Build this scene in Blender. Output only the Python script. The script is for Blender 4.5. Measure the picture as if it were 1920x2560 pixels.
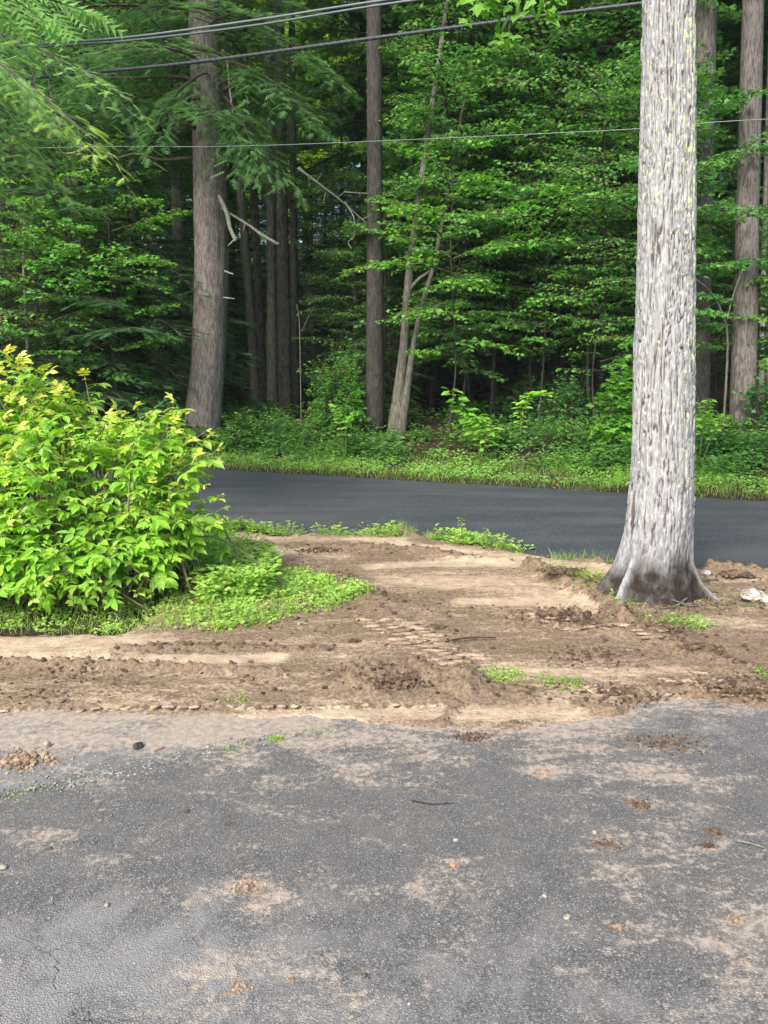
import bpy, math, random
import numpy as np

# ------------------------------------------------------------------ camera, light, exposure
R = math.radians
for o in list(bpy.data.objects): bpy.data.objects.remove(o)
sc = bpy.context.scene
COL = sc.collection
CAM_H, PITCH, F, CU, CV = 2.0, R(10.26), 1934.0, 960.0, 1280.0
cam_d = bpy.data.cameras.new('camera'); cam = bpy.data.objects.new('camera', cam_d); COL.objects.link(cam)
cam_d.sensor_fit = 'VERTICAL'; cam_d.sensor_height = 24.0; cam_d.lens = 24.0 * F / 2560.0
cam_d.clip_start = 0.05; cam_d.clip_end = 1500
cam.location = (0, 0, CAM_H); cam.rotation_euler = (R(90) - PITCH, 0, 0)
sc.camera = cam

SUN_EL, SUN_AZ = R(43), R(208)          # azimuth: compass angle the light comes from (0 = +Y, clockwise)
world = bpy.data.worlds.new('World'); sc.world = world; world.use_nodes = True
wn = world.node_tree; bg = wn.nodes['Background']
sky = wn.nodes.new('ShaderNodeTexSky'); sky.sky_type = 'NISHITA'; sky.sun_disc = False
sky.sun_elevation = SUN_EL; sky.sun_rotation = SUN_AZ; sky.air_density = 1.0; sky.dust_density = 3.0; sky.ozone_density = 1.0
wn.links.new(sky.outputs[0], bg.inputs[0]); bg.inputs[1].default_value = 0.15
sd = bpy.data.lights.new('sun', 'SUN'); sun = bpy.data.objects.new('sun', sd); COL.objects.link(sun)
sd.energy = 2.4; sd.angle = R(18); sd.color = (1.0, 0.95, 0.86)
sun.rotation_euler = (R(90) - SUN_EL, 0, math.pi - SUN_AZ); sun.location = (-10, -14, 25)
sc.view_settings.view_transform = 'Standard'; sc.view_settings.look = 'None'
sc.view_settings.exposure = 1.22; sc.view_settings.gamma = 1.0; sc.view_settings.use_curve_mapping = False
sc.render.engine = 'CYCLES'
cy = sc.cycles
cy.max_bounces = 7; cy.diffuse_bounces = 4; cy.glossy_bounces = 2; cy.transmission_bounces = 4; cy.transparent_max_bounces = 4
cy.use_denoising = True; cy.caustics_reflective = False; cy.caustics_refractive = False
try: cy.denoiser = 'OPENIMAGEDENOISE'
except Exception: pass
sc.render.use_persistent_data = False

# ------------------------------------------------------------------ picture point -> place
CP, SP = math.cos(PITCH), math.sin(PITCH)
def ray(u, v):
    a, b = (u - CU), (CV - v)
    return np.array([a, F * CP + b * SP, -F * SP + b * CP])
def G(u, v, z=0.0):
    d = ray(u, v); t = (z - CAM_H) / d[2]
    return np.array([0, 0, CAM_H]) + d * t
def P(u, v, y):                       # the point seen at (u, v) that lies y metres ahead
    d = ray(u, v); return np.array([0, 0, CAM_H]) + d * (y / d[1])
def X(u, y): return (u - CU) / (F * CP + 350 * SP) * y

# ------------------------------------------------------------------ noise in numpy
def _h(ix, iy, iz, seed):
    h = (ix.astype(np.int64) * 374761393 + iy.astype(np.int64) * 668265263 + iz.astype(np.int64) * 2147483647 % 1274126177 + seed * 974634777) & 0xffffffff
    h = ((h ^ (h >> 13)) * 1274126177) & 0xffffffff
    h = ((h ^ (h >> 16)) * 2246822519) & 0xffffffff
    return ((h ^ (h >> 15)) & 0xffffff) / float(0xffffff)
def vnoise(x, y, z=0.0, seed=0):
    x, y, z = np.broadcast_arrays(np.asarray(x, float), np.asarray(y, float), np.asarray(z, float))
    i, j, k = np.floor(x), np.floor(y), np.floor(z)
    fx, fy, fz = x - i, y - j, z - k
    fx, fy, fz = [t * t * (3 - 2 * t) for t in (fx, fy, fz)]
    r = 0
    for a in (0, 1):
        for b in (0, 1):
            for c in (0, 1):
                w = (fx if a else 1 - fx) * (fy if b else 1 - fy) * (fz if c else 1 - fz)
                r = r + w * _h(i + a, j + b, k + c, seed)
    return r * 2 - 1
def fbm(x, y, z=0.0, seed=0, oct=4):
    r, a, s = 0, 1.0, 0
    for o in range(oct):
        r = r + a * vnoise(x * 2**o, y * 2**o, np.asarray(z) * 2**o, seed + o * 17); s += a; a *= 0.5
    return r / s
def worley(x, y, seed=0, wrap=None):
    i, j = np.floor(x), np.floor(y)
    f1 = np.full(x.shape, 9.0); f2 = np.full(x.shape, 9.0); cid = np.zeros(x.shape)
    for a in (-1, 0, 1):
        for b in (-1, 0, 1):
            ci, cj = i + a, j + b
            wi = np.mod(ci, wrap) if wrap else ci
            px = ci + _h(wi, cj, wi * 0, seed); py = cj + _h(wi, cj, wi * 0, seed + 5)
            d = np.hypot(x - px, y - py); idn = _h(wi, cj, wi * 0, seed + 9)
            near = d < f1
            f2 = np.where(near, f1, np.minimum(f2, d)); cid = np.where(near, idn, cid); f1 = np.where(near, d, f1)
    return f1, f2, cid
def sstep(a, b, x):
    t = np.clip((x - a) / (b - a), 0, 1); return t * t * (3 - 2 * t)
def seg_dist(x, y, pts):
    best = np.full(np.shape(x), 1e9)
    for (ax, ay), (bx, by) in zip(pts[:-1], pts[1:]):
        dx, dy = bx - ax, by - ay; L2 = dx * dx + dy * dy + 1e-12
        t = np.clip(((x - ax) * dx + (y - ay) * dy) / L2, 0, 1)
        best = np.minimum(best, np.hypot(x - ax - t * dx, y - ay - t * dy))
    return best
def inside(x, y, pts):
    r = np.zeros(np.shape(x), bool); n = len(pts)
    for i in range(n):
        (ax, ay), (bx, by) = pts[i], pts[(i + 1) % n]
        if ay == by: continue
        c = ((ay > y) != (by > y)) & (x < (bx - ax) * (y - ay) / (by - ay) + ax)
        r ^= c
    return r
def sdf(x, y, pts):
    d = seg_dist(x, y, pts + [pts[0]]); return np.where(inside(x, y, pts), d, -d)
def gp(*uv): return [tuple(G(u, v)[:2]) for u, v in uv]

# ------------------------------------------------------------------ mesh building
class Acc:
    def __init__(s): s.V, s.L, s.S, s.M, s.T, s.n = [], [], [], [], [], 0
    def add(s, V, loops, sizes, mat=0, tint=0.5):
        V = np.asarray(V, float).reshape(-1, 3)
        s.V.append(V); s.L.append(np.asarray(loops, np.int64) + s.n); s.S.append(np.asarray(sizes, np.int64))
        s.M.append(np.full(len(sizes), mat, np.int32))
        s.T.append(np.broadcast_to(np.asarray(tint, float), (len(V),)).copy()); s.n += len(V)
    def stamp(s, proto, pos, B, scale, mat=0, tint=0.5):
        V, Lp, Sz = proto; n = len(pos)
        if n == 0: return
        sc_ = np.asarray(scale, float)
        if sc_.ndim == 0: sc_ = np.full(n, float(sc_))
        W = np.einsum('vk,nkj->nvj', V, B) * sc_[:, None, None] + pos[:, None, :]
        loops = (Lp[None, :] + (np.arange(n) * len(V))[:, None]).ravel()
        t = np.asarray(tint, float)
        t = np.repeat(t if t.ndim else np.full(n, float(t)), len(V))
        s.add(W.reshape(-1, 3), loops, np.tile(Sz, n), mat, t)
    def mesh(s, name, mats, smooth=False):
        me = bpy.data.meshes.new(name)
        if not s.V: return me
        V = np.concatenate(s.V); Lo = np.concatenate(s.L); S = np.concatenate(s.S); M = np.concatenate(s.M)
        me.vertices.add(len(V)); me.vertices.foreach_set('co', V.astype(np.float32).ravel())
        me.loops.add(len(Lo)); me.loops.foreach_set('vertex_index', Lo.astype(np.int32))
        me.polygons.add(len(S)); st = np.concatenate([[0], np.cumsum(S)[:-1]])
        me.polygons.foreach_set('loop_start', st.astype(np.int32)); me.polygons.foreach_set('loop_total', S.astype(np.int32))
        me.polygons.foreach_set('material_index', M)
        me.polygons.foreach_set('use_smooth', np.full(len(S), bool(smooth)))
        at = me.attributes.new('tint', 'FLOAT', 'POINT'); at.data.foreach_set('value', np.concatenate(s.T).astype(np.float32))
        for m in (mats if isinstance(mats, (list, tuple)) else [mats]): me.materials.append(m)
        me.update(calc_edges=True)
        return me
def ob(name, me, parent=None, loc=None, kind=None):
    o = bpy.data.objects.new(name, me); COL.objects.link(o)
    if parent: o.parent = parent
    if loc is not None: o.location = tuple(float(c) for c in loc)
    if kind: o['kind'] = kind
    return o
def tag(o, label=None, cat=None, group=None, kind=None):
    if label: o['label'] = label
    if cat: o['category'] = cat
    if group: o['group'] = group
    if kind: o['kind'] = kind
    return o
def empty(name, loc, rz=0.0, **kw):
    o = ob(name, None, None, loc); o.rotation_euler[2] = rz; o.empty_display_size = 0.3
    return tag(o, **kw)
def copy_tree(src, parent=None):
    c = src.copy(); COL.objects.link(c)
    if parent: c.parent = parent
    for ch in list(src.children): copy_tree(ch, c)
    return c
def nrm(v): v = np.asarray(v, float); return v / (np.linalg.norm(v, axis=-1, keepdims=True) + 1e-12)
def basis(d, n):                     # rows: side, along, normal
    d = nrm(d); x = nrm(np.cross(d, n)); z = np.cross(x, d)
    return np.stack([x, d, z], axis=-2)
def tube(acc, pts, rad, sides=6, mat=0, tint=0.5, rough=None, cap=True):
    pts = np.asarray(pts, float); n = len(pts); rad = np.broadcast_to(np.asarray(rad, float), (n,))
    t = nrm(np.gradient(pts, axis=0)); ref = np.array([1.0, 0.1, 0.0]) if abs(t[0][2]) > .7 else np.array([0, 0.1, 1.0])
    a = nrm(np.cross(t, ref)); b = np.cross(t, a)
    th = np.arange(sides) / sides * 2 * np.pi
    rr = rad[:, None] * np.ones(sides)
    if rough: rr = rr * rough(th[None, :] + 0 * rr, pts[:, 2][:, None] + 0 * rr)
    V = pts[:, None, :] + rr[..., None] * (np.cos(th)[None, :, None] * a[:, None, :] + np.sin(th)[None, :, None] * b[:, None, :])
    i, j = np.meshgrid(np.arange(n - 1), np.arange(sides), indexing='ij'); j2 = (j + 1) % sides
    q = np.stack([i * sides + j, i * sides + j2, (i + 1) * sides + j2, (i + 1) * sides + j], -1).reshape(-1, 4)
    loops, sizes = q.ravel(), np.full(len(q), 4)
    if cap:
        loops = np.concatenate([loops, np.arange(sides)[::-1], (n - 1) * sides + np.arange(sides)]); sizes = np.concatenate([sizes, [sides, sides]])
    acc.add(V.reshape(-1, 3), loops, sizes, mat, tint)
def curve(pts, n):                   # smooth path through control points
    pts = np.asarray(pts, float); m = len(pts)
    if m < 3:
        t = np.linspace(0, 1, n)[:, None]; return pts[0] * (1 - t) + pts[-1] * t
    P_ = np.vstack([2 * pts[0] - pts[1], pts, 2 * pts[-1] - pts[-2]])
    out = []
    for s in np.linspace(0, m - 1 - 1e-6, n):
        i = int(s); f = s - i; p0, p1, p2, p3 = P_[i:i + 4]
        out.append(0.5 * ((2 * p1) + (-p0 + p2) * f + (2 * p0 - 5 * p1 + 4 * p2 - p3) * f * f + (-p0 + 3 * p1 - 3 * p2 + p3) * f**3))
    return np.array(out)

# leaf shapes: along +Y from 0 to 1, normal +Z
def proto(V, faces):
    return np.array(V, float), np.array([i for f in faces for i in f]), np.array([len(f) for f in faces])
OVATE = proto([(0, 0, 0), (.23, .30, .04), (.19, .70, .02), (0, 1, -.1), (-.19, .70, .02), (-.23, .30, .04)], [(0, 1, 2, 3), (0, 3, 4, 5)])
BROAD = proto([(0, 0, 0), (.34, .30, .06), (.26, .70, .03), (0, 1, -.12), (-.26, .70, .03), (-.34, .30, .06)], [(0, 1, 2, 3), (0, 3, 4, 5)])
MAPLE_S = proto([(0, 0, 0), (.50, .36, -.05), (.20, .55, .02), (0, 1, -.1), (-.20, .55, .02), (-.50, .36, -.05)], [(0, 1, 2, 3), (0, 3, 4, 5)])
MAPLE = proto([(0, 0, 0), (.3, .05, -.04), (.24, .24, 0), (.55, .42, -.07), (.27, .5, 0), (.22, .68, 0), (0, 1, -.1),
               (-.22, .68, 0), (-.27, .5, 0), (-.55, .42, -.07), (-.24, .24, 0), (-.3, .05, -.04)],
              [(0, 1, 2, 4, 6), (2, 3, 4), (4, 5, 6), (0, 6, 8, 10, 11), (8, 9, 10), (6, 7, 8)])
SMALL = proto([(0, 0, 0), (.3, .45, .04), (0, 1, -.06), (-.3, .45, .04)], [(0, 1, 2), (0, 2, 3)])
def _frond(pairs=10, w=.024, side=.22):
    V, Fc = [(-.008, 0, 0), (.008, 0, 0), (.003, 1, -.12), (-.003, 1, -.12)], [(0, 1, 2, 3)]
    for k in range(pairs):
        y = .08 + .86 * k / pairs; l = side * (1 - (y * .8)**1.6) + .04; z = -.12 * y * y
        for s in (-1, 1):
            n = len(V)
            V += [(0, y - w, z), (s * l, y + l * .7, z - .05 - .01 * (k % 3)), (0, y + w * 1.2, z)]; Fc += [(n, n + 1, n + 2)]
    return proto(V, Fc)
FROND = _frond()
FROND_S = _frond(5, .055, .30)
FROND_N = _frond(6, .038)
BLADE = proto([(-.02, 0, 0), (.02, 0, 0), (.018, .35, .02), (-.018, .35, .02), (.012, .7, .1), (-.012, .7, .1), (0, 1, .28)],
              [(0, 1, 2, 3), (3, 2, 4, 5), (5, 4, 6)])
def _ico():
    t = (1 + 5**.5) / 2
    V = nrm(np.array([(-1, t, 0), (1, t, 0), (-1, -t, 0), (1, -t, 0), (0, -1, t), (0, 1, t), (0, -1, -t), (0, 1, -t), (t, 0, -1), (t, 0, 1), (-t, 0, -1), (-t, 0, 1)], float))
    f = [(0, 11, 5), (0, 5, 1), (0, 1, 7), (0, 7, 10), (0, 10, 11), (1, 5, 9), (5, 11, 4), (11, 10, 2), (10, 7, 6), (7, 1, 8), (3, 9, 4), (3, 4, 2), (3, 2, 6), (3, 6, 8), (3, 8, 9), (4, 9, 5), (2, 4, 11), (6, 2, 10), (8, 6, 7), (9, 8, 1)]
    return V, f
ICO_V, ICO_F = _ico()
def lump(rng, fl=.6):
    V = ICO_V * (1 + rng.uniform(-.3, .3, (12, 1))) * np.array([1, rng.uniform(.7, 1.1), fl * rng.uniform(.7, 1.1)])
    return proto(V, ICO_F)
def rocky(seed, sub=3, size=(1, 1, 1), rough=.25, freq=2.0, flat=.0):
    V, f = ICO_V.copy(), [tuple(t) for t in ICO_F]
    for _ in range(sub):
        cache, nf, VL = {}, [], list(map(tuple, V))
        def mid(a, b):
            k = (min(a, b), max(a, b))
            if k not in cache: VL.append(tuple(nrm((np.array(VL[a]) + np.array(VL[b])) / 2))); cache[k] = len(VL) - 1
            return cache[k]
        for a, b, c in f:
            ab, bc, ca = mid(a, b), mid(b, c), mid(c, a); nf += [(a, ab, ca), (b, bc, ab), (c, ca, bc), (ab, bc, ca)]
        V, f = np.array(VL), nf
    w1, w2, _ = worley(V[:, 0] * freq + V[:, 2] * 1.7 + seed, V[:, 1] * freq - V[:, 2] * 1.3, seed)
    r = 1 + rough * fbm(V[:, 0] * freq, V[:, 1] * freq, V[:, 2] * freq, seed, 3) - rough * .8 * (1 - np.clip(w2 - w1, 0, .5) * 2)
    V = V * r[:, None] * np.array(size)
    return proto(V, f)
def rand_basis(rng, n, up=1.0, spread=1.0):
    a = rng.uniform(0, 2 * np.pi, n); d = np.stack([np.cos(a), np.sin(a), rng.uniform(-.5, .3, n) * spread], -1)
    z = np.stack([rng.normal(0, spread * .5, n), rng.normal(0, spread * .5, n), np.full(n, up)], -1)
    return basis(d, z)

# ------------------------------------------------------------------ materials
class NT:
    def __init__(s, name):
        s.m = bpy.data.materials.new(name); s.m.use_nodes = True; s.t = s.m.node_tree; s.t.nodes.clear()
        s.out = s.n('ShaderNodeOutputMaterial')
    def n(s, t, **kw):
        x = s.t.nodes.new(t)
        for k, v in kw.items(): setattr(x, k, v)
        return x
    def l(s, a, b): s.t.links.new(a, b)
    def val(s, sock, v):
        if hasattr(v, 'is_output'): s.l(v, sock)
        else: sock.default_value = v
    def coord(s, scale=(1, 1, 1), obj=False, rot=(0, 0, 0)):
        c = s.n('ShaderNodeTexCoord') if obj else s.n('ShaderNodeNewGeometry')
        mp = s.n('ShaderNodeMapping'); mp.inputs['Scale'].default_value = scale; mp.inputs['Rotation'].default_value = rot
        s.l(c.outputs['Object' if obj else 'Position'], mp.inputs[0]); return mp.outputs[0]
    def noise(s, vec, scale, detail=4, rough=.55, dist=0):
        x = s.n('ShaderNodeTexNoise'); s.l(vec, x.inputs['Vector']); x.inputs['Scale'].default_value = scale
        x.inputs['Detail'].default_value = detail; x.inputs['Roughness'].default_value = rough; x.inputs['Distortion'].default_value = dist
        return x.outputs['Fac']
    def vor(s, vec, scale, feature='F1', out='Distance'):
        x = s.n('ShaderNodeTexVoronoi', feature=feature); s.l(vec, x.inputs['Vector']); x.inputs['Scale'].default_value = scale
        return x.outputs[out]
    def ramp(s, fac, a, b, c0=0.0, c1=1.0):
        x = s.n('ShaderNodeMapRange'); x.interpolation_type = 'SMOOTHSTEP'; s.val(x.inputs['Value'], fac)
        x.inputs['From Min'].default_value = a; x.inputs['From Max'].default_value = b; x.inputs['To Min'].default_value = c0; x.inputs['To Max'].default_value = c1
        return x.outputs['Result']
    def mix(s, fac, a, b):
        x = s.n('ShaderNodeMix', data_type='RGBA'); s.val(x.inputs[0], fac)
        for k, v in ((6, a), (7, b)):
            if hasattr(v, 'is_output'): s.l(v, x.inputs[k])
            else: x.inputs[k].default_value = (*v, 1)
        return x.outputs[2]
    def math(s, op, a, b=0.0, clamp=False):
        x = s.n('ShaderNodeMath', operation=op, use_clamp=clamp); s.val(x.inputs[0], a); s.val(x.inputs[1], b); return x.outputs[0]
    def attr(s, name): return s.n('ShaderNodeAttribute', attribute_name=name).outputs['Fac']
    def island(s): return s.n('ShaderNodeNewGeometry').outputs['Random Per Island']
    def orand(s): return s.n('ShaderNodeObjectInfo').outputs['Random']
    def bump(s, h, dist, strength=1.0, normal=None):
        x = s.n('ShaderNodeBump'); s.l(h, x.inputs['Height']); x.inputs['Distance'].default_value = dist; x.inputs['Strength'].default_value = strength
        if normal: s.l(normal, x.inputs['Normal'])
        return x.outputs[0]
    def principled(s, col, rough=.8, normal=None, spec=.3):
        p = s.n('ShaderNodeBsdfPrincipled'); s.l(col, p.inputs['Base Color']) if hasattr(col, 'is_output') else setattr(p.inputs['Base Color'], 'default_value', (*col, 1))
        s.val(p.inputs['Roughness'], rough); p.inputs['Specular IOR Level'].default_value = spec
        if normal: s.l(normal, p.inputs['Normal'])
        s.l(p.outputs[0], s.out.inputs[0]); return s.m
def leaf_mat(name, a, b, c=None, trans=.4, gloss=.5, tcol=None):
    """a, b: two hues picked leaf by leaf; c: colour of young leaves (tint attribute towards 1)."""
    s = NT(name); r = s.island(); col = s.mix(r, a, b)
    o = s.orand(); col = s.mix(s.math('MULTIPLY', o, .45), col, (b[0] * 1.25, b[1] * 1.0, b[2] * .8))
    if c: col = s.mix(s.attr('tint'), col, c)
    hv = s.n('ShaderNodeHueSaturation'); s.l(col, hv.inputs['Color']); s.l(s.ramp(s.noise(s.coord(), 3.0, 2), .25, .75, .75, 1.25), hv.inputs['Value'])
    col = hv.outputs[0]
    p = s.n('ShaderNodeBsdfPrincipled'); s.l(col, p.inputs['Base Color']); p.inputs['Roughness'].default_value = gloss; p.inputs['Specular IOR Level'].default_value = .35
    t = s.n('ShaderNodeBsdfTranslucent'); h2 = s.n('ShaderNodeHueSaturation'); h2.inputs['Saturation'].default_value = 1.15; h2.inputs['Value'].default_value = 1.5; h2.inputs['Hue'].default_value = .485
    s.l(col, h2.inputs['Color']); s.l(h2.outputs[0], t.inputs[0])
    mx = s.n('ShaderNodeMixShader'); mx.inputs[0].default_value = trans; s.l(p.outputs[0], mx.inputs[1]); s.l(t.outputs[0], mx.inputs[2]); s.l(mx.outputs[0], s.out.inputs[0])
    return s.m
def bark_mat(name, a, b, moss=None, moss_amt=.5, vs=(24, 24, 5)):
    s = NT(name); v = s.coord(vs, obj=True); n1 = s.noise(v, 1.0, 6, .72, .6); n2 = s.noise(s.coord((1, 1, 1), obj=True), 3.0, 3)
    col = s.mix(s.ramp(n1, .35, .65), a, b)
    if moss: col = s.mix(s.ramp(n2, moss_amt, moss_amt + .15, 0, .85), col, moss)
    return s.principled(col, .9, s.bump(n1, .03), .15)

M = {}
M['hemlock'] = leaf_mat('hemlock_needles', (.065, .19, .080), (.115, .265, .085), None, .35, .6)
M['hemlock_lit'] = leaf_mat('hemlock_needles_lit_tone', (.18, .42, .16), (.31, .53, .21), (.48, .65, .15), .45, .6)  # hemlock green lightened as if lit, daylight in the colour; yellow young tips
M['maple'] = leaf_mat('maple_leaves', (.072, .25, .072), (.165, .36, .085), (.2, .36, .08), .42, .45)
M['maple_lit'] = leaf_mat('maple_leaves_lit_tone', (.085, .31, .060), (.20, .43, .07), (.2, .4, .08), .45, .45)  # lighter copy of maple: light on the edge leaves is put into the colour
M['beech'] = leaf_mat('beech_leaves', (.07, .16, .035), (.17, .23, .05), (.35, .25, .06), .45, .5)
M['far'] = leaf_mat('far_leaves_sun_tone', (.13, .32, .04), (.26, .42, .06), None, .5, .5)  # sunlight behind the wood painted in as a lighter, yellower green
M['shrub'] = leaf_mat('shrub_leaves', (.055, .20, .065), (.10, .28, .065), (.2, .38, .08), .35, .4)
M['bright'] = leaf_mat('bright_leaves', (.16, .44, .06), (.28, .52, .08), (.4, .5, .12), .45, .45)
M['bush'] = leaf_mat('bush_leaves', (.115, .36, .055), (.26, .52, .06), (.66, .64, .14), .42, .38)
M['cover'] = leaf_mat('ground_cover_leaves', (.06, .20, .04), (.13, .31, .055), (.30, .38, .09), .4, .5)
M['grass'] = leaf_mat('grass_blades', (.11, .32, .05), (.23, .44, .08), (.45, .45, .15), .4, .5)
M['weed'] = leaf_mat('weed_leaves', (.12, .36, .06), (.28, .48, .10), (.55, .55, .18), .4, .5)
M['bark_hem'] = bark_mat('hemlock_bark', (.080, .071, .066), (.235, .208, .193), (.20, .25, .20), .66)
M['bark_dark'] = bark_mat('dark_bark', (.030, .029, .026), (.080, .073, .066), (.10, .13, .07), .62)
M['bark_grey'] = bark_mat('grey_bark', (.070, .066, .055), (.19, .18, .15), (.16, .20, .12), .58)
M['bark_pale'] = bark_mat('pale_bark', (.20, .19, .16), (.50, .47, .42), (.25, .30, .18), .6)
M['deadwood'] = bark_mat('dead_wood', (.13, .125, .105), (.36, .35, .30), (.30, .38, .26), .5, (20, 20, 20))
M['twig'] = bark_mat('twig_bark', (.05, .04, .03), (.12, .10, .075))
M['stem'] = bark_mat('bush_stems', (.12, .12, .06), (.25, .22, .13))

def soil_mat():
    s = NT('bare_soil'); v = s.coord()
    n1 = s.noise(v, 7, 6, .65); n2 = s.noise(v, 45, 4, .6); n3 = s.noise(s.coord((1, 3.5, 1)), 2.2, 4, .6); sp = s.noise(v, 160, 2)
    dark = s.mix(s.ramp(n2, .3, .7), (.120, .089, .058), (.245, .184, .124))
    lite = s.mix(s.ramp(n1, .3, .7), (.36, .272, .182), (.52, .405, .28))
    f = s.math('ADD', s.attr('tint'), s.ramp(n3, .2, .8, -.22, .22), True)
    f = s.math('ADD', f, s.ramp(n2, .2, .8, -.18, .18), True)
    f = s.math('ADD', f, s.ramp(s.noise(s.coord((1, 2, 1)), 11, 5, .7), .2, .8, -.28, .28), True)
    col = s.mix(s.ramp(f, .2, .95), dark, lite)
    col = s.mix(s.ramp(sp, .68, .78, 0, .5), col, (.5, .44, .36))
    b = s.bump(s.math('ADD', s.math('MULTIPLY', n2, .6), s.math('MULTIPLY', sp, .25)), .03, .8)
    return s.principled(col, .95, b, .1)
M['soil'] = soil_mat()
M['clod'] = NT('soil_clods'); _s = M['clod']
M['clod'] = _s.principled(_s.mix(_s.island(), (.060, .042, .030), (.19, .135, .095)), .95, _s.bump(_s.noise(_s.coord(), 120, 3), .01), .1)
_s = NT('dry_clods'); M['clod_dry'] = _s.principled(_s.mix(_s.island(), (.17, .115, .075), (.40, .30, .21)), .95, _s.bump(_s.noise(_s.coord(), 120, 3), .01), .1)
_s = NT('pale_stone'); M['stone'] = _s.principled(_s.mix(_s.ramp(_s.noise(_s.coord(), 9, 5), .35, .65), (.26, .24, .21), (.50, .475, .43)), .8, _s.bump(_s.noise(_s.coord(), 40, 4), .02), .3)
_s = NT('tan_stone'); M['tan'] = _s.principled(_s.mix(_s.ramp(_s.noise(_s.coord(), 60, 4), .35, .65), (.20, .17, .14), (.36, .32, .27)), .85)
_s = NT('pebbles'); M['pebble'] = _s.principled(_s.mix(_s.island(), (.10, .095, .09), (.33, .315, .29)), .7, None, .3)
_s = NT('brick_chip'); M['chip'] = _s.principled((.42, .19, .12), .8)
_s = NT('litter'); M['litter'] = _s.principled(_s.mix(_s.island(), (.16, .07, .035), (.33, .19, .10)), .9)

def litter_ground():
    s = NT('forest_ground'); v = s.coord(); n1 = s.noise(v, 1.2, 4); n2 = s.noise(v, 22, 4, .7)
    brown = s.mix(s.ramp(n2, .3, .7), (.022, .016, .012), (.070, .046, .032))
    col = s.mix(s.ramp(n1, .45, .65, 0, .6), brown, (.035, .06, .022))
    return s.principled(col, .95, s.bump(n2, .05), .1)
M['floor'] = litter_ground()

def road_mat():
    s = NT('road_asphalt'); v = s.coord(); rot = R(25)
    fine = s.noise(v, 90, 3, .7); g = s.vor(v, 60, 'F1', 'Color'); bw = s.n('ShaderNodeRGBToBW'); s.l(g, bw.inputs[0])
    st = s.noise(s.coord((.35, 2.2, 1), rot=(0, 0, rot)), 1.0, 4, .6)
    col = s.mix(s.ramp(bw.outputs[0], .3, .8), (.022, .027, .032), (.060, .068, .078))
    col = s.mix(s.ramp(st, .3, .75, 0, .6), col, (.082, .084, .088))
    scuff = s.noise(s.coord((.8, 14, 1), rot=(0, 0, rot)), 1.0, 3, .6)
    col = s.mix(s.ramp(scuff, .68, .8, 0, .35), col, (.17, .165, .16))
    blot = s.noise(s.coord((1, 1, 1)), .9, 5, .65); col = s.mix(s.ramp(blot, .45, .75, 0, .35), col, (.095, .092, .086))
    b = s.bump(s.math('ADD', fine, bw.outputs[0]), .008, .6)
    return s.principled(col, .75, b, .35)
M['road'] = road_mat()

def drive_mat():
    s = NT('driveway_asphalt'); v = s.coord()
    bwn = s.n('ShaderNodeRGBToBW'); s.l(s.vor(v, 105, 'F1', 'Color'), bwn.inputs[0]); bw = bwn.outputs[0]
    bw2n = s.n('ShaderNodeRGBToBW'); s.l(s.vor(v, 210, 'F1', 'Color'), bw2n.inputs[0]); bw2 = bw2n.outputs[0]
    dist = s.vor(v, 105, 'F1'); edge = s.vor(v, 105, 'DISTANCE_TO_EDGE')
    n1 = s.noise(v, 1.1, 5, .6, .3); n2 = s.noise(v, 5.0, 6, .68, .4); n3 = s.noise(v, 26, 4, .65); n4 = s.noise(s.coord((1, 2.2, 1)), 2.6, 6, .7, .5)
    wear = s.attr('wear')
    base = s.mix(s.ramp(bw2, .3, .8), (.070, .069, .069), (.155, .152, .148))
    base = s.mix(s.ramp(n2, .35, .7, 0, .5), base, (.17, .155, .14))
    wm = s.math('ADD', wear, s.ramp(n2, .25, .75, -.30, .30), True)
    stones = s.mix(bw, (.10, .10, .10), (.37, .37, .37))
    sel = s.math('MULTIPLY', s.ramp(s.math('ADD', bw, s.math('MULTIPLY', wm, .55)), .66, .82), s.ramp(dist, .50, .22))
    col = s.mix(s.math('MULTIPLY', sel, .85), base, stones)
    col = s.mix(s.ramp(wm, .2, 1.0, 0, .55), col, (.27, .265, .26))
    sand = s.attr('sand')
    sm = s.math('ADD', sand, s.ramp(n4, .3, .75, -.45, .45)); sm = s.math('ADD', sm, s.ramp(n3, .2, .8, -.3, .3)); sm = s.math('ADD', sm, s.ramp(bw, .1, .9, -.14, .14), True)
    sandc = s.mix(s.ramp(n3, .3, .7), (.29, .235, .185), (.44, .37, .30))
    col = s.mix(s.ramp(sm, .30, 1.0, 0, .85), col, sandc)
    # cracks
    wv = s.n('ShaderNodeVectorMath', operation='ADD'); s.l(v, wv.inputs[0])
    nz = s.n('ShaderNodeTexNoise'); s.l(v, nz.inputs['Vector']); nz.inputs['Scale'].default_value = 6; nz.inputs['Detail'].default_value = 5
    sc3 = s.n('ShaderNodeVectorMath', operation='SCALE'); s.l(nz.outputs['Color'], sc3.inputs[0]); sc3.inputs['Scale'].default_value = .3; s.l(sc3.outputs[0], wv.inputs[1])
    ck = s.vor(wv.outputs[0], .62, 'DISTANCE_TO_EDGE')
    crack = s.math('MULTIPLY', s.ramp(ck, .003, .0008), s.ramp(n1, .55, .68))
    col = s.mix(s.math('MULTIPLY', crack, .45), col, (.03, .028, .026))
    h = s.math('ADD', s.math('MULTIPLY', s.ramp(edge, 0, .3), .5), s.math('MULTIPLY', bw2, .4)); h = s.math('SUBTRACT', h, s.math('MULTIPLY', crack, 1.5))
    return s.principled(col, .85, s.bump(h, .006, .8), .3)
M['drive'] = drive_mat()

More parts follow.
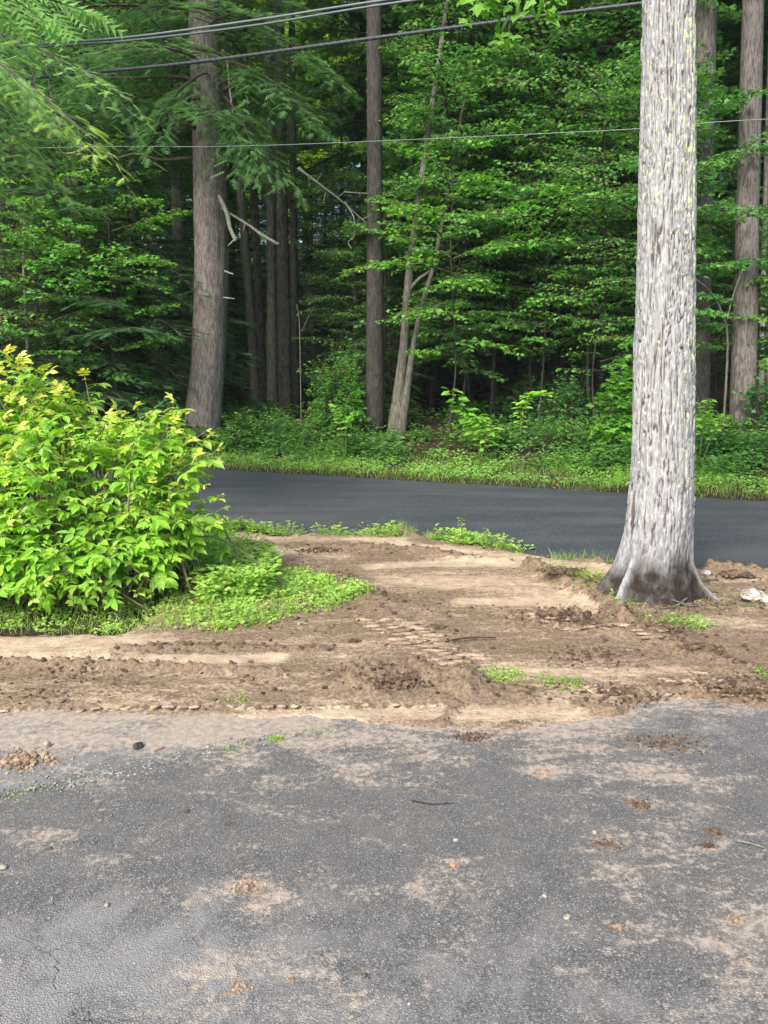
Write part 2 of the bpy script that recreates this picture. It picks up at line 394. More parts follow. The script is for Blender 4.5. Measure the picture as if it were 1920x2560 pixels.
def maple_bark():
    s = NT('grey_maple_bark'); v = s.coord((1, 1, 1), obj=True); a = s.attr('tint'); dirt = s.attr('dirt')
    n1 = s.noise(s.coord((40, 40, 9), obj=True), 1, 5, .65, .5); n2 = s.noise(v, 7, 5, .6); n3 = s.noise(s.coord((1, 1, .5), obj=True), 22, 4, .7)
    col = s.mix(s.ramp(n1, .3, .7), (.20, .20, .205), (.42, .42, .425))
    col = s.mix(s.ramp(a, .0, .65, 1, 0), col, (.095, .080, .080))
    li = s.attr('lichen')
    lm = s.math('MULTIPLY', s.ramp(s.math('ADD', s.math('MULTIPLY', li, .24), s.noise(s.coord((1, 1, .6), obj=True), 30, 5, .75)), .66, .74), s.ramp(s.math('ADD', n2, s.math('MULTIPLY', li, .2)), .45, .6))
    col = s.mix(s.math('MULTIPLY', lm, .85), col, s.mix(s.ramp(n2, .4, .6), (.50, .56, .27), (.62, .63, .42)))
    col = s.mix(s.math('MULTIPLY', dirt, s.ramp(n2, .25, .6, .7, 1.0)), col, s.mix(n1, (.010, .009, .008), (.048, .037, .029)))
    return s.principled(col, .9, s.bump(n1, .02, .8), .12)
M['maple_bark'] = maple_bark()
_s = NT('cable_sheath'); M['cable'] = _s.principled((.13, .155, .165), .35, None, .6)
_s = NT('cable_dark'); M['cable_dark'] = _s.principled((.035, .04, .042), .35, None, .6)

# ------------------------------------------------------------------ terrain
NEAR_A, NEAR_B = G(560, 1300)[:2], G(1920, 1455)[:2]
FAR_A, FAR_B = G(560, 1168)[:2], G(1920, 1243)[:2]
def line_s(x, y, A, B):
    d = (B - A) / np.linalg.norm(B - A); n = np.array([-d[1], d[0]])
    return (x - A[0]) * n[0] + (y - A[1]) * n[1]
def terrain(x, y):
    x, y = np.asarray(x, float), np.asarray(y, float)
    s = line_s(x, y, FAR_A, FAR_B); sn = line_s(x, y, NEAR_A, NEAR_B)
    bank = .58 * sstep(.3, 4.8, s) + .055 * np.clip(s - 3.5, 0, 60) + .26 * np.clip(s - 33, 0, 90) + .1 * np.clip(s - 123, 0, 200)
    n = .07 * fbm(x * .7, y * .7, 0, 3) * sstep(.3, 2.5, s) + .35 * fbm(x * .12, y * .12, 0, 8) * sstep(4, 14, s)
    under = -.05 - .07 * sstep(-.15, .15, sn) * (1 - sstep(-.1, .1, s))
    return under + .045 * sstep(0, .25, s) + bank + n
def grid(xs, ys, fz, name, mat, attrs=None, smooth=True, keep=None):
    Xg, Yg = np.meshgrid(xs, ys, indexing='xy'); Z = fz(Xg, Yg)
    nx, ny = len(xs), len(ys); i, j = np.meshgrid(np.arange(nx - 1), np.arange(ny - 1), indexing='xy')
    q = np.stack([j * nx + i, j * nx + i + 1, (j + 1) * nx + i + 1, (j + 1) * nx + i], -1).reshape(-1, 4)
    if keep is not None:
        k = keep(Xg, Yg, Z).ravel(); q = q[k[q].any(1)]
    a = Acc(); a.add(np.stack([Xg, Yg, Z], -1), q.ravel(), np.full(len(q), 4)); me = a.mesh(name, mat, smooth)
    for nm, fn in (attrs or {}).items():
        val = fn(Xg, Yg) if callable(fn) else fn
        if nm in me.attributes: me.attributes[nm].data.foreach_set('value', val.astype(np.float32).ravel())
        else: me.attributes.new(nm, 'FLOAT', 'POINT').data.foreach_set('value', val.astype(np.float32).ravel())
    return me
def graded(a, b, fine0, fine1, step, big):
    mid = np.arange(fine0, fine1, step); lo = fine0 - np.cumsum(step * 1.25 ** np.arange(1, 80)); lo = lo[lo > a]
    hi = fine1 + np.cumsum(step * 1.25 ** np.arange(1, 80)); hi = hi[hi < b]
    return np.concatenate([[a], lo[::-1], mid, hi, [b]])
gx = graded(-400, 400, -14, 16, .32, 1); gy = graded(-400, 600, -2, 32, .26, 1)
tag(ob('ground', grid(gx, gy, terrain, 'ground', M['floor'])), kind='structure')

# road
def road_strip():
    d = (NEAR_B - NEAR_A) / np.linalg.norm(NEAR_B - NEAR_A); df = (FAR_B - FAR_A) / np.linalg.norm(FAR_B - FAR_A)
    ts = np.concatenate([np.arange(-120, -14, 2.0), np.arange(-14, 22, .12), np.arange(22, 120, 2.0)]); k = 22
    V = []
    for t in ts:
        a = NEAR_A + d * t; b = FAR_A + df * t
        a = a + .05 * fbm(t * 1.3, 0, 0, 4) * np.array([-d[1], d[0]]); b = b + .07 * float(fbm(t * 1.7, 5, 0, 6)) * np.array([-df[1], df[0]])
        for j in range(k):
            f = j / (k - 1); p = a * (1 - f) + b * f; V.append((p[0], p[1], -.03 + .05 * math.sin(math.pi * f) - (.05 if j in (0, k - 1) else 0)))
    n = len(ts); i, j = np.meshgrid(np.arange(n - 1), np.arange(k - 1), indexing='ij')
    q = np.stack([i * k + j, (i + 1) * k + j, (i + 1) * k + j + 1, i * k + j + 1], -1).reshape(-1, 4)
    a = Acc(); a.add(np.array(V, float), q.ravel(), np.full(len(q), 4)); return a.mesh('road', M['road'], True)
tag(ob('road', road_strip()), kind='structure')

# driveway
EDGE_LINE = gp((-500, 2080), (0, 1990), (200, 1960), (420, 1905), (560, 1868), (700, 1842))
SANDY = [gp((640, 1830), (1000, 1820), (1300, 1830), (1560, 1810)), ]
rs = np.random.default_rng(5)
PATCH = [(1360, 1930, .10, .5), (1590, 2010, .10, .45), (1570, 2105, .13, .5), (610, 2215, .12, .7), (690, 2240, .12, .55), (500, 2290, .05, .3), (1540, 2190, .13, .45), (1850, 2370, .16, .55),
         (1830, 2290, .12, .4), (530, 2450, .10, .45), (820, 2470, .12, .5), (430, 2420, .1, .4), (1690, 1940, .2, .35), (1080, 1900, .15, .35), (1350, 1885, .2, .4), (560, 1930, .2, .3), (900, 1930, .25, .3),
         (1100, 2210, .15, .35), (130, 2090, .12, .4), (60, 2120, .2, .35), (1900, 2300, .2, .4), (1680, 1990, .3, .25), (700, 2350, .1, .3), (1750, 2150, .2, .3), (1130, 2150, .07, .5), (1500, 1880, .25, .35), (1820, 1960, .2, .3)]
def sand_a(x, y):
    r = .27 + .14 * fbm(x * 1.1, y * 1.6, 0, 66)
    d = y - np.interp(x, *zip(*sorted(gp((-600, 1850), (0, 1850), (650, 1850), (1000, 1838), (1300, 1840), (1560, 1815), (1650, 1770), (2500, 1770)))))
    r = r + .62 * sstep(-.30, .12, d) - .14 * sstep(-.9, -1.6, x)
    el = y - np.interp(x, *zip(*sorted(EDGE_LINE)))
    r = r + .25 * sstep(-.05, .12, el) * (x < G(700, 1842)[0] + .1)
    for u, v, rad, k in PATCH:
        c = G(u, v); r = r + .8 * k * np.exp(-(((x - c[0]) / (rad * 1.1))**2 + ((y - c[1]) / (rad * .9))**2))
    return r
def wear_a(x, y):
    r = .12 + .25 * sstep(3.0, 1.9, y) + .34 * fbm(x * .9, y * 1.2, 0, 21)
    c = G(250, 2420); r = r + .55 * np.exp(-(((x - c[0]) / .55)**2 + ((y - c[1]) / .45)**2))
    c = G(1000, 2060); r = r - .6 * np.exp(-(((x - c[0]) / .6)**2 + ((y - c[1]) / .35)**2))
    c = G(1750, 2060); r = r - .2 * np.exp(-(((x - c[0]) / .7)**2 + ((y - c[1]) / .4)**2))
    c = G(200, 2560); r = r - .35 * np.exp(-(((x - c[0]) / .25)**2 + ((y - c[1]) / .08)**2))
    el = y - np.interp(x, *zip(*sorted(EDGE_LINE)))
    r = r + .5 * sstep(-.02, .1, el) * (x < G(700, 1842)[0] + .1)
    return r
dx = np.arange(-5.2, 6.4, .06); dy = np.arange(-6, 5.37, .06)
me = grid(dx, dy, lambda x, y: .012 * fbm(x * .8, y * .8, 0, 31) + .002 * fbm(x * 9, y * 9, 0, 2), 'driveway', M['drive'], {'sand': sand_a, 'wear': wear_a})
tag(ob('driveway', me), kind='structure')

# soil: disturbed earth with ruts and tread prints
SOIL = gp((-900, 1592), (0, 1575), (300, 1578), (420, 1480), (440, 1340), (560, 1322), (700, 1335), (900, 1340), (1000, 1332), (1100, 1345), (1250, 1368), (1400, 1390), (1520, 1404), (1640, 1420), (1740, 1428), (1800, 1420), (1920, 1436), (2700, 1500),
          (2700, 1800), (1920, 1778), (1780, 1765), (1640, 1768), (1560, 1815), (1400, 1835), (1200, 1845), (1000, 1838), (800, 1830), (650, 1815), (300, 1800), (0, 1803), (-900, 1820))
def ridge(x, y, pts, w, h, rough=0.0, seed=0, fr=9):
    d = seg_dist(x, y, gp(*pts)); m = np.exp(-(d / w)**2)
    return m * h * (1 + rough * fbm(x * fr, y * fr, 0, seed, 3)), m
def soil_fields(x, y):
    sd_ = sdf(x, y, SOIL) + .10 * fbm(x * 2.6, y * 2.6, 0, 40) + .05 * fbm(x * 11, y * 11, 0, 41, 3)
    edge = sstep(-.04, .16, sd_)
    crumb = .5 + .5 * fbm(x * 1.6, y * 3.2, 0, 55, 3)           # where the soil is loose
    tint = .30 + .30 * fbm(x * .9, y * 2.2, 0, 60, 3)
    h = .022 * fbm(x * 1.3, y * 2.0, 0, 61, 3)
    def rd(pts, w, hh, rough=.6, seed=1, tt=0.0, fr=9):
        nonlocal h, tint, crumb
        a, m = ridge(x, y, pts, w, hh, rough, seed, fr); h = h + a; tint = tint + tt * m
        if tt > .25: crumb = crumb * (1 - .95 * m)
        elif tt < -.1: crumb = crumb + .6 * m
    # smooth, dry compacted bands
    rd([(-300, 1625), (100, 1615), (330, 1610)], .20, -.012, .1, 1, .75)
    rd([(-300, 1650), (250, 1650)], .07, -.02, .1, 1, .6)
    rd([(330, 1648), (500, 1650), (690, 1652)], .07, -.02, .1, 2, .9)
    rd([(700, 1630), (900, 1660), (1000, 1680)], .12, .0, .2, 3, .25)
    rd([(930, 1420), (1080, 1410), (1280, 1412)], .14, -.01, .1, 4, .9)
    rd([(1000, 1455), (1300, 1470), (1380, 1500)], .32, -.01, .1, 5, .42)
    rd([(1160, 1505), (1420, 1505), (1500, 1525)], .12, -.012, .1, 6, .75)
    rd([(560, 1340), (700, 1350), (900, 1352), (1000, 1352)], .16, .0, .1, 7, .62)
    rd([(980, 1365), (1150, 1385), (1300, 1405), (1500, 1425)], .22, -.01, .1, 8, .80)
    rd([(620, 1385), (760, 1380), (860, 1395)], .16, .0, .1, 9, .45)
    rd([(700, 1795), (1000, 1785), (1200, 1790), (1450, 1795)], .13, -.012, .2, 10, .60)
    rd([(0, 1830), (300, 1815), (650, 1800)], .06, -.012, .2, 10, .5)
    rd([(1250, 1680), (1500, 1690), (1700, 1680)], .12, -.0, .3, 11, .42)
    rd([(1300, 1565), (1550, 1575)], .05, .02, .3, 12, .5)
    rd([(1750, 1560), (1950, 1570)], .2, .0, .3, 13, .35)
    # ruts and loose ridges
    rd([(-300, 1668), (100, 1668), (400, 1672), (700, 1690)], .035, .045, .9, 14, -.55, 22)
    rd([(-300, 1690), (200, 1692), (600, 1700)], .06, -.02, .4, 15, -.05)
    rd([(-300, 1740), (200, 1735), (600, 1730)], .16, .018, .7, 16, .04, 14)
    rd([(300, 1625), (500, 1622), (800, 1630)], .08, .028, .7, 17, -.3, 12)
    rd([(1320, 1418), (1370, 1445), (1430, 1475), (1500, 1515), (1560, 1560)], .09, .10, .7, 18, -.5, 12)
    rd([(680, 1375), (850, 1372), (1000, 1378), (1150, 1398), (1260, 1405)], .10, .055, .6, 19, -.45, 12)
    rd([(560, 1326), (780, 1338), (960, 1335), (1060, 1342)], .09, .05, .6, 20, -.1, 9)
    rd([(1000, 1338), (1150, 1350), (1300, 1372), (1480, 1402)], .08, .07, .6, 21, -.25, 9)
    rd([(880, 1720), (960, 1700), (1050, 1705), (1160, 1720)], .13, .095, .9, 22, -.75, 15)
    rd([(950, 1740), (1100, 1745), (1300, 1740)], .10, .03, .9, 23, -.5, 15)
    rd([(820, 1440), (900, 1470), (960, 1520)], .14, .03, .6, 24, -.3, 9)
    
    rd([(1290, 1575), (1350, 1560), (1480, 1590), (1560, 1600)], .07, .055, .9, 26, -.2, 14)
    rd([(1600, 1590), (1750, 1640), (1860, 1690)], .14, .04, .9, 27, -.4, 13)
    rd([(1640, 1745), (1760, 1740), (1920, 1755), (2200, 1765)], .13, .06, .9, 28, -.3, 13)
    rd([(1720, 1430), (1850, 1440), (2000, 1460)], .12, .10, .8, 29, -.35, 11)
    rd([(1500, 1410), (1560, 1425)], .08, .06, .8, 30, -.35, 11)
    rd([(1560, 1530), (1660, 1530), (1760, 1520)], .18, .02, .5, 31, -.6, 11)
    rd([(1100, 1815), (1140, 1770)], .045, .04, .9, 32, -.6, 20)
    rd([(1040, 1845), (1160, 1838), (1230, 1842)], .03, .03, .9, 33, -.6, 20)
    rd([(1450, 1770), (1560, 1790), (1620, 1790)], .05, .03, .9, 34, -.5, 20)
    rd([(1520, 1515), (1620, 1535), (1740, 1520)], .16, .0, .5, 36, -.9, 11)
    # tyre lugs
    def lugs(pts, w, per, dep, slant, m0=1.0):
        nonlocal h, tint, crumb
        p = gp(*pts); A, B = np.array(p[0]), np.array(p[-1]); d = (B - A) / np.linalg.norm(B - A); L = np.linalg.norm(B - A)
        t = (x - A[0]) * d[0] + (y - A[1]) * d[1]; s_ = -(x - A[0]) * d[1] + (y - A[1]) * d[0]
        m = sstep(w, w * .8, np.abs(s_)) * sstep(-.05, .05, t) * sstep(L + .05, L - .05, t)
        ph = (t + slant * np.abs(s_) + .012 * fbm(x * 8, y * 8, 0, 77)) / per; wv = np.abs(ph - np.floor(ph) - .5) * 2
        h = h * (1 - .7 * m); sh = sstep(.34, .56, wv) * (.75 + .25 * fbm(x * 6, y * 6, 0, 78)); h = h + m * dep * (sh - .5); tint = tint * (1 - .8 * m) + .8 * m * (.08 + .62 * sh); crumb = crumb * (1 - .85 * m)
    lugs([(-400, 1782), (200, 1776)], .035, .075, .022, .2); lugs([(200, 1776), (1100, 1766)], .035, .075, .022, .2)
    lugs([(1380, 1720), (1700, 1745)], .05, .07, .02, .5)
    # long drag marks
    h = h + .007 * fbm(x * 1.5, y * 26, 0, 80, 3) * (1 - sstep(.4, .9, crumb) * .5)
    cr = np.clip(crumb, 0, 1.3)
    w1, w2, cid = worley(x * 14 + .6 * vnoise(x * 5, y * 5), y * 14 + .6 * vnoise(x * 5, y * 5, 3), 90)
    h = h + cr**1.5 * (.020 * fbm(x * 12, y * 12, 0, 70, 4) + .016 * (.5 - w1) * (cid > .35))
    tint = tint - .35 * sstep(.55, 1.0, cr)
    H = -.07 + edge * (.085 + h)
    H = np.where(sd_ > .14, np.maximum(H, .006 + .004 * fbm(x * 9, y * 9, 0, 44)), H)
    return H, np.clip(tint, 0, 1), cr, sd_
sx = np.arange(-4.6, 6.3, .0175); sy = np.arange(4.05, 11.4, .0175)
SXg, SYg = np.meshgrid(sx, sy, indexing='xy'); SH, ST, SC, SD = soil_fields(SXg, SYg)
def soil_z(x, y):
    i = np.clip(((np.asarray(x) - sx[0]) / .0175).astype(int), 0, len(sx) - 1); j = np.clip(((np.asarray(y) - sy[0]) / .0175).astype(int), 0, len(sy) - 1)
    return np.maximum(SH[j, i], -.03), SC[j, i], SD[j, i], ST[j, i]
def gz(x, y):
    x, y = np.asarray(x, float), np.asarray(y, float); z, _, s_, _ = soil_z(x, y); ok = (x > sx[0]) & (x < sx[-1]) & (y > sy[0]) & (y < sy[-1]) & (s_ > 0)
    return np.where(ok, z, np.where(y < 5.3, 0, terrain(x, y)))
me = grid(sx, sy, lambda x, y: SH, 'soil', M['soil'], {'tint': ST}, keep=lambda x, y, z: SD > -.12)
tag(ob('soil', me), kind='structure')

# loose crumbs of soil, too many to count
def scatter_lumps(name, label, pts, sizes, mat, seed, flat=.65, cat='soil', sink=.2):
    rng = np.random.default_rng(seed); a = Acc(); ids = rng.integers(0, 6, len(pts))
    for k in range(6):
        m = ids == k; 
        if m.any(): a.stamp(lump(rng, flat), pts[m] + np.array([0, 0, 1]) * (sizes[m] * sink)[:, None], rand_basis(rng, m.sum(), 1, .5), sizes[m], 0)
    return tag(ob(name, a.mesh(name, mat)), label=label, cat=cat, kind='stuff')
rng = np.random.default_rng(11)
n = 55000; px = rng.uniform(-4.2, 5.8, n); py = rng.uniform(4.1, 10.5, n); z, c, s_, t_ = soil_z(px, py)
k = (s_ > -.06) & (rng.random(n) < np.clip(c - .22, .04, 1)**1.3 * 1.2 * (1 - .75 * t_)) & (np.abs(px) < .56 * py + .3)
px, py, z = px[k], py[k], z[k]; sz = .004 + .021 * rng.random(len(px))**4
scatter_lumps('soil_crumbs', 'loose dark brown crumbs of soil scattered over the churned earth', np.stack([px, py, z], -1), sz, M['clod'], 12)

# tyre prints: raised bars of pressed dry soil left between the lugs
bar_rng = np.random.default_rng(71); bars = Acc()
def bar_row(pts, per, cols, lw, lx, ly, lz, ti=.8, skew=.0):
    p = np.array(gp(*pts)); seg = np.linalg.norm(np.diff(p, axis=0), axis=1); L = seg.sum(); cum = np.concatenate([[0], np.cumsum(seg)])
    for k in range(int(L / per)):
        for c in range(cols):
            if bar_rng.random() < .10: continue
            t = (k + (c % 2) * .5) * per + bar_rng.normal(0, per * .08); q = np.array([np.interp(t, cum, p[:, 0]), np.interp(t, cum, p[:, 1])])
            q = q + np.array([(c - (cols - 1) / 2) * lw + bar_rng.normal(0, lw * .08), bar_rng.normal(0, per * .06)])
            V = ICOS_V * np.array([lx * bar_rng.uniform(.7, 1.2), ly * bar_rng.uniform(.8, 1.2), lz * bar_rng.uniform(.7, 1.2)])
            V = np.sign(V) * np.abs(V); V[:, 1] += .25 * ly * np.sin(V[:, 0] / lx * 1.6 + c) ; a_ = (skew if c % 2 else -skew) + bar_rng.normal(0, .12); ca, sa = math.cos(a_), math.sin(a_)
            W = np.stack([V[:, 0] * ca - V[:, 1] * sa, V[:, 0] * sa + V[:, 1] * ca, V[:, 2]], -1) * (1 + .20 * bar_rng.normal(0, 1, (len(V), 1)))
            z = float(gz(q[0], q[1])); bars.add(W + np.array([q[0], q[1], z + lz * .25]), ICOS_L, ICOS_S, 0, np.clip(ti + .25 * V[:, 2] / lz + bar_rng.normal(0, .08), 0, 1))
ICOS_V, ICOS_L, ICOS_S = rocky(1, 1, (1, 1, 1), .0, 2)
bar_row([(955, 1552), (1010, 1590), (1080, 1630), (1180, 1672), (1260, 1692)], .098, 3, .15, .095, .026, .015, .42, .12)
bar_row([(1010, 1560), (1090, 1585)], .09, 2, .13, .07, .022, .012, .36, .2)
bar_row([(1480, 1570), (1600, 1590), (1700, 1630)], .085, 2, .15, .09, .024, .011, .36, .15)
bar_row([(1690, 1690), (1800, 1735), (1930, 1760), (2100, 1770)], .075, 3, .15, .07, .02, .011, .36, .35)
bar_row([(1330, 1560), (1420, 1575), (1500, 1600)], .10, 2, .16, .09, .03, .013, .42, .3)
for y0, y1, x0, x1, st in [(1783, 1768, -300, 1150, .085)]:
    bar_row([(x0, y0), (x1, y1)], .085, 1, .1, .034, .024, .008, .6, .3)
bar_row([(1400, 1722), (1700, 1748)], .08, 2, .08, .05, .02, .010, .38, .4)
tag(ob('tyre_prints', bars.mesh('tyre_prints', M['soil'], True)), label='rows of pressed ridges left in the soil by tractor tyre treads', cat='tyre prints', kind='stuff')

# gravel along the left edge of the driveway and grit on it
n = 1100; e = np.array(EDGE_LINE); tt = rng.uniform(0, len(e) - 1.001, n); i = tt.astype(int); f = (tt - i)[:, None]; q = e[i] * (1 - f) + e[i + 1] * f
q = q + np.stack([rng.normal(0, .05, n), rng.normal(.015, .035, n)], -1)
g2 = G(220, 1935)[:2]; q2 = g2 + rng.normal(0, 1, (420, 2)) * np.array([.14, .08]); q = np.vstack([q, q2]); sz = .002 + .007 * rng.random(len(q))**3
scatter_lumps('gravel', 'pale gravel strewn along the left edge of the driveway', np.column_stack([q, np.full(len(q), .004)]), sz, M['pebble'], 13, .6, 'gravel')
n = 2600; px = rng.uniform(-3.2, 4.0, n); py = rng.uniform(1.7, 5.0, n); sz = .002 + .0055 * rng.random(n)**4
wv_ = wear_a(px, py); k = rng.random(n) < .35 + wv_
scatter_lumps('driveway_grit', 'tiny pale stones and grit lying on the worn driveway', np.stack([px, py, .004 + 0 * px], -1)[k], sz[k], M['pebble'], 14, .6, 'grit')

# ------------------------------------------------------------------ trunks, boughs, trees
def bark_rough(seed, amp=.05, k=3.0, kz=1.6):
    def f(th, z):
        return 1 + amp * fbm(np.cos(th) * k, np.sin(th) * k, z * kz * .35, seed, 3) + amp * .6 * vnoise(np.cos(th) * k * 3, np.sin(th) * k * 3, z * kz, seed + 3)
    return f
def bough(acc, o, d, L, rng, kind, leaf=.1, dens=1.0, rise=.05, droop=.25, wood=1, mat=0, tint=None, r0=None, spread=1.0):
    d = nrm(d); z = np.array([0, 0, 1.0]); p = nrm(np.cross(z, d)); bend = rng.uniform(-.25, .25)
    def path(t):
        t = np.asarray(t)[..., None]; return o + d * L * t + p * bend * L * t * t + z * L * (rise * t - droop * t * t)
    ts = np.linspace(0, 1, 5); r0 = r0 or .012 + .008 * L
    tube(acc, path(ts), np.linspace(r0, r0 * .2, 5), 4, wood, cap=False)
    ns = max(3, int(L / (.17 if kind != 'hemlock' else .14)))
    nodes, dirs = [], []
    for k in range(ns):
        t = .12 + .86 * (k + rng.random() * .6) / ns; sgn = 1 if k % 2 else -1
        l = L * (.46 * spread * (1 - t)**.75 + .07) * rng.uniform(.7, 1.2); l = min(l, 1.3)
        a = path(t); sd_ = nrm(d * rng.uniform(.5, .9) + p * sgn + z * rng.uniform(-.15, .12))
        m = max(2, int(l / (.085 if kind != 'hemlock' else .13) * dens)); u = (np.arange(m) + rng.random(m)) / m
        pts = a + sd_ * l * u[:, None] - z * (.22 * l * u**2)[:, None]
        if l > .3: tube(acc, np.array([a, a + sd_ * l * .5 - z * .055 * l, a + sd_ * l * .9 - z * .18 * l]), [r0 * .35, r0 * .25, r0 * .1], 3, wood, cap=False)
        nodes.append(pts); dirs.append(np.repeat(sd_[None], m, 0))
    m = max(3, int(L * .5 / .09)); t = np.linspace(.5, 1, m); nodes.append(path(t)); dirs.append(np.repeat(d[None], m, 0))
    N = np.vstack(nodes); D = np.vstack(dirs); n = len(N)
    if kind == 'hemlock':
        sg = rng.choice([-1, 1], n); per = np.cross(z, D)
        dd = nrm(D * rng.uniform(.6, 1.2, n)[:, None] + per * (sg * rng.uniform(.1, .9, n))[:, None] + np.outer(rng.uniform(-.35, -.02, n), z))
        nn = nrm(np.stack([rng.normal(0, .28, n), rng.normal(0, .28, n), np.ones(n)], -1))
        acc.stamp(FROND if leaf < .3 else FROND_S, N, basis(dd, nn), rng.uniform(.75, 1.25, n) * leaf, mat, 0.0 if tint is None else tint)
    else:
        if kind == 'maple': N = np.repeat(N, 2, 0); D = np.repeat(D, 2, 0); n = len(N); sg = np.tile([-1, 1], n // 2)
        else: sg = np.where(np.arange(n) % 2, 1, -1)
        per = np.cross(z, D)
        dd = nrm(D * rng.uniform(.1, .8, n)[:, None] + per * (sg * rng.uniform(.4, 1.1, n))[:, None] + np.outer(rng.uniform(-.7, .05, n), z))
        nn = nrm(np.stack([rng.normal(0, .55, n), rng.normal(0, .55, n), np.ones(n)], -1))
        pos = N + dd * leaf * .25 + rng.normal(0, .02, (n, 3))
        acc.stamp({'maple': MAPLE if leaf < .13 else MAPLE_S, 'ovate': OVATE, 'broad': BROAD, 'small': SMALL}[kind], pos, basis(dd, nn), rng.uniform(.6, 1.25, n) * leaf, mat, 0.0 if tint is None else tint * rng.random(n))
def lacy(acc, A_, B_, L, rng, dn, leaf, ti, wmat=1, r0=.02, side=1.0):
    z = np.array([0, 0, 1.0]); d = nrm(B_ - A_); p = nrm(np.cross(z, d)); n = 14
    t = np.linspace(0, 1, n); wob = rng.uniform(-.06, .06); sag = .10 * L * np.sin(np.pi * t)
    c = A_ + np.outer(t, B_ - A_) + np.outer(sag, z) + np.outer(wob * L * np.sin(2 * np.pi * t), p)
    tube(acc, c, np.linspace(r0, .004, n), 5, wmat, cap=False); k_ = max(6, int(L * 5.5 * dn))
    for k in range(k_):
        tk = .12 + .88 * (k + rng.random()) / k_; q = np.array([np.interp(tk, t, c[:, i]) for i in range(3)]); sg = 1 if k % 2 else -1
        if k == k_ - 1: tk, q, sg = 1.0, c[-1], 0
        l = (.28 + .75 * (1 - tk)**.7) * rng.uniform(.6, 1.25) * side
        bough(acc, q, d * rng.uniform(.5, 1.0) + p * sg * rng.uniform(.4, 1.0) + z * rng.uniform(-.35, .15), l, rng, 'hemlock', leaf * rng.uniform(.7, 1.3), 1.65, .05, rng.uniform(.3, .8), wmat, 0, tint=ti * (.3 + .7 * tk), r0=.005, spread=.75)
def crown(seed, kind, H, c0, Lmax, nb, mats, leaf=.1, dens=1.0, shape='cone', path=None, lim=None, droop=.25, low=.5, spread=1.0):
    rng = np.random.default_rng(seed); a = Acc(); ga = rng.uniform(0, 6.28)
    for k in range(nb):
        f = (k + rng.random()) / nb; z = c0 + (H - c0) * f; ga += 2.4 + rng.uniform(-.4, .4)
        if shape == 'cone': L = Lmax * (1 - f)**.8 * rng.uniform(.6, 1.1) + .5
        elif shape == 'even': L = Lmax * (low + (1 - low) * math.sin(math.pi * min(1, f * .9 + .1))) * rng.uniform(.55, 1.1)
        else: L = Lmax * math.sqrt(max(.05, 1 - (2 * f - 1)**2)) * rng.uniform(.6, 1.05) + .2
        if lim and not lim(ga, z, rng): continue
        o = path(z) if path else np.array([0, 0, z]); el = {'cone': -.05 + .35 * f, 'even': .12 + .5 * f, 'round': .3 + .6 * f}[shape] + rng.uniform(-.12, .12)
        bough(a, o, (math.cos(ga), math.sin(ga), el), L, rng, kind, leaf * rng.uniform(.85, 1.15), dens * rng.uniform(.7, 1.25), rng.uniform(-.08, .2), droop * rng.uniform(.2, 2.6), 1, 0, r0=.010 + .008 * L, spread=spread * rng.uniform(.8, 1.35))
    return a.mesh('crown', mats)
def trunk_mesh(pts, radii, mat, sides=14, n=40, seed=0, amp=.05):
    a = Acc(); c = curve(pts, n); r = np.interp(np.linspace(0, 1, n), np.linspace(0, 1, len(radii)), radii)
    tube(a, c, r, sides, 0, rough=bark_rough(seed, amp)); return a.mesh('trunk', mat, True)
CROWNS = {}
def tree(name, label, x, y, pts, radii, bark, crown_me=None, sides=12, group=None, cat='tree', rz=0, sc=1.0, seed=0, amp=.05, trunk_me=None, n=36, crown_kind=None):
    z = float(terrain(x, y)) - .12
    r = empty(name, (x, y, z), rz, label=label, cat=cat, group=group); r.scale = (sc, sc, sc)
    t = ob('trunk', trunk_me or trunk_mesh(pts, radii, bark, sides, n, seed, amp), r)
    if crown_me: ob('crown', crown_me, r)
    return r

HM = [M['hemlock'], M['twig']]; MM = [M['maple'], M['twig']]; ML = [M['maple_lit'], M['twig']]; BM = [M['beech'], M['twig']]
for i in range(3): CROWNS['hem%d' % i] = crown(100 + i, 'hemlock', 22, 5.5 + i, 3.8, 56, HM, .34, 1.15)
CROWNS['hemlow0'] = crown(110, 'hemlock', 11, 1.2, 3.1, 60, HM, .25, 1.3)
CROWNS['hemlow1'] = crown(111, 'hemlock', 8, .6, 2.6, 50, HM, .25, 1.3)
for i in range(3): CROWNS['map%d' % i] = crown(120 + i, 'maple', 21, 6.5 + .8 * i, 4.6, 64, MM, .16, .7, 'round')
for i in range(3): CROWNS['und%d' % i] = crown(130 + i, ['maple', 'maple', 'broad'][i], 9.8, 1.7 + .5 * i, 3.3, 44, MM, [.125, .15, .12][i], [1.0, .8, 1.0][i], 'even', droop=.2)
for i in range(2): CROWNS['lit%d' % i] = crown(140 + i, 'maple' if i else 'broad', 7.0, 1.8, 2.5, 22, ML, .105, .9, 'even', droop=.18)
for i in range(2): CROWNS['mid%d' % i] = crown(160 + i, ['ovate', 'maple'][i], 15.5, 3.6 + .8 * i, 3.6, 56, MM, [.13, .15][i], .9, 'even', droop=.2)
for i in range(2): CROWNS['far%d' % i] = crown(170 + i, 'maple', 21, 5 + i, 4.8, 60, [M['far'], M['twig']], .19, .55, 'round')
CROWNS['bee0'] = crown(150, 'ovate', 6.0, 1.2, 2.0, 26, BM, .09, 1.0, 'even', droop=.15)

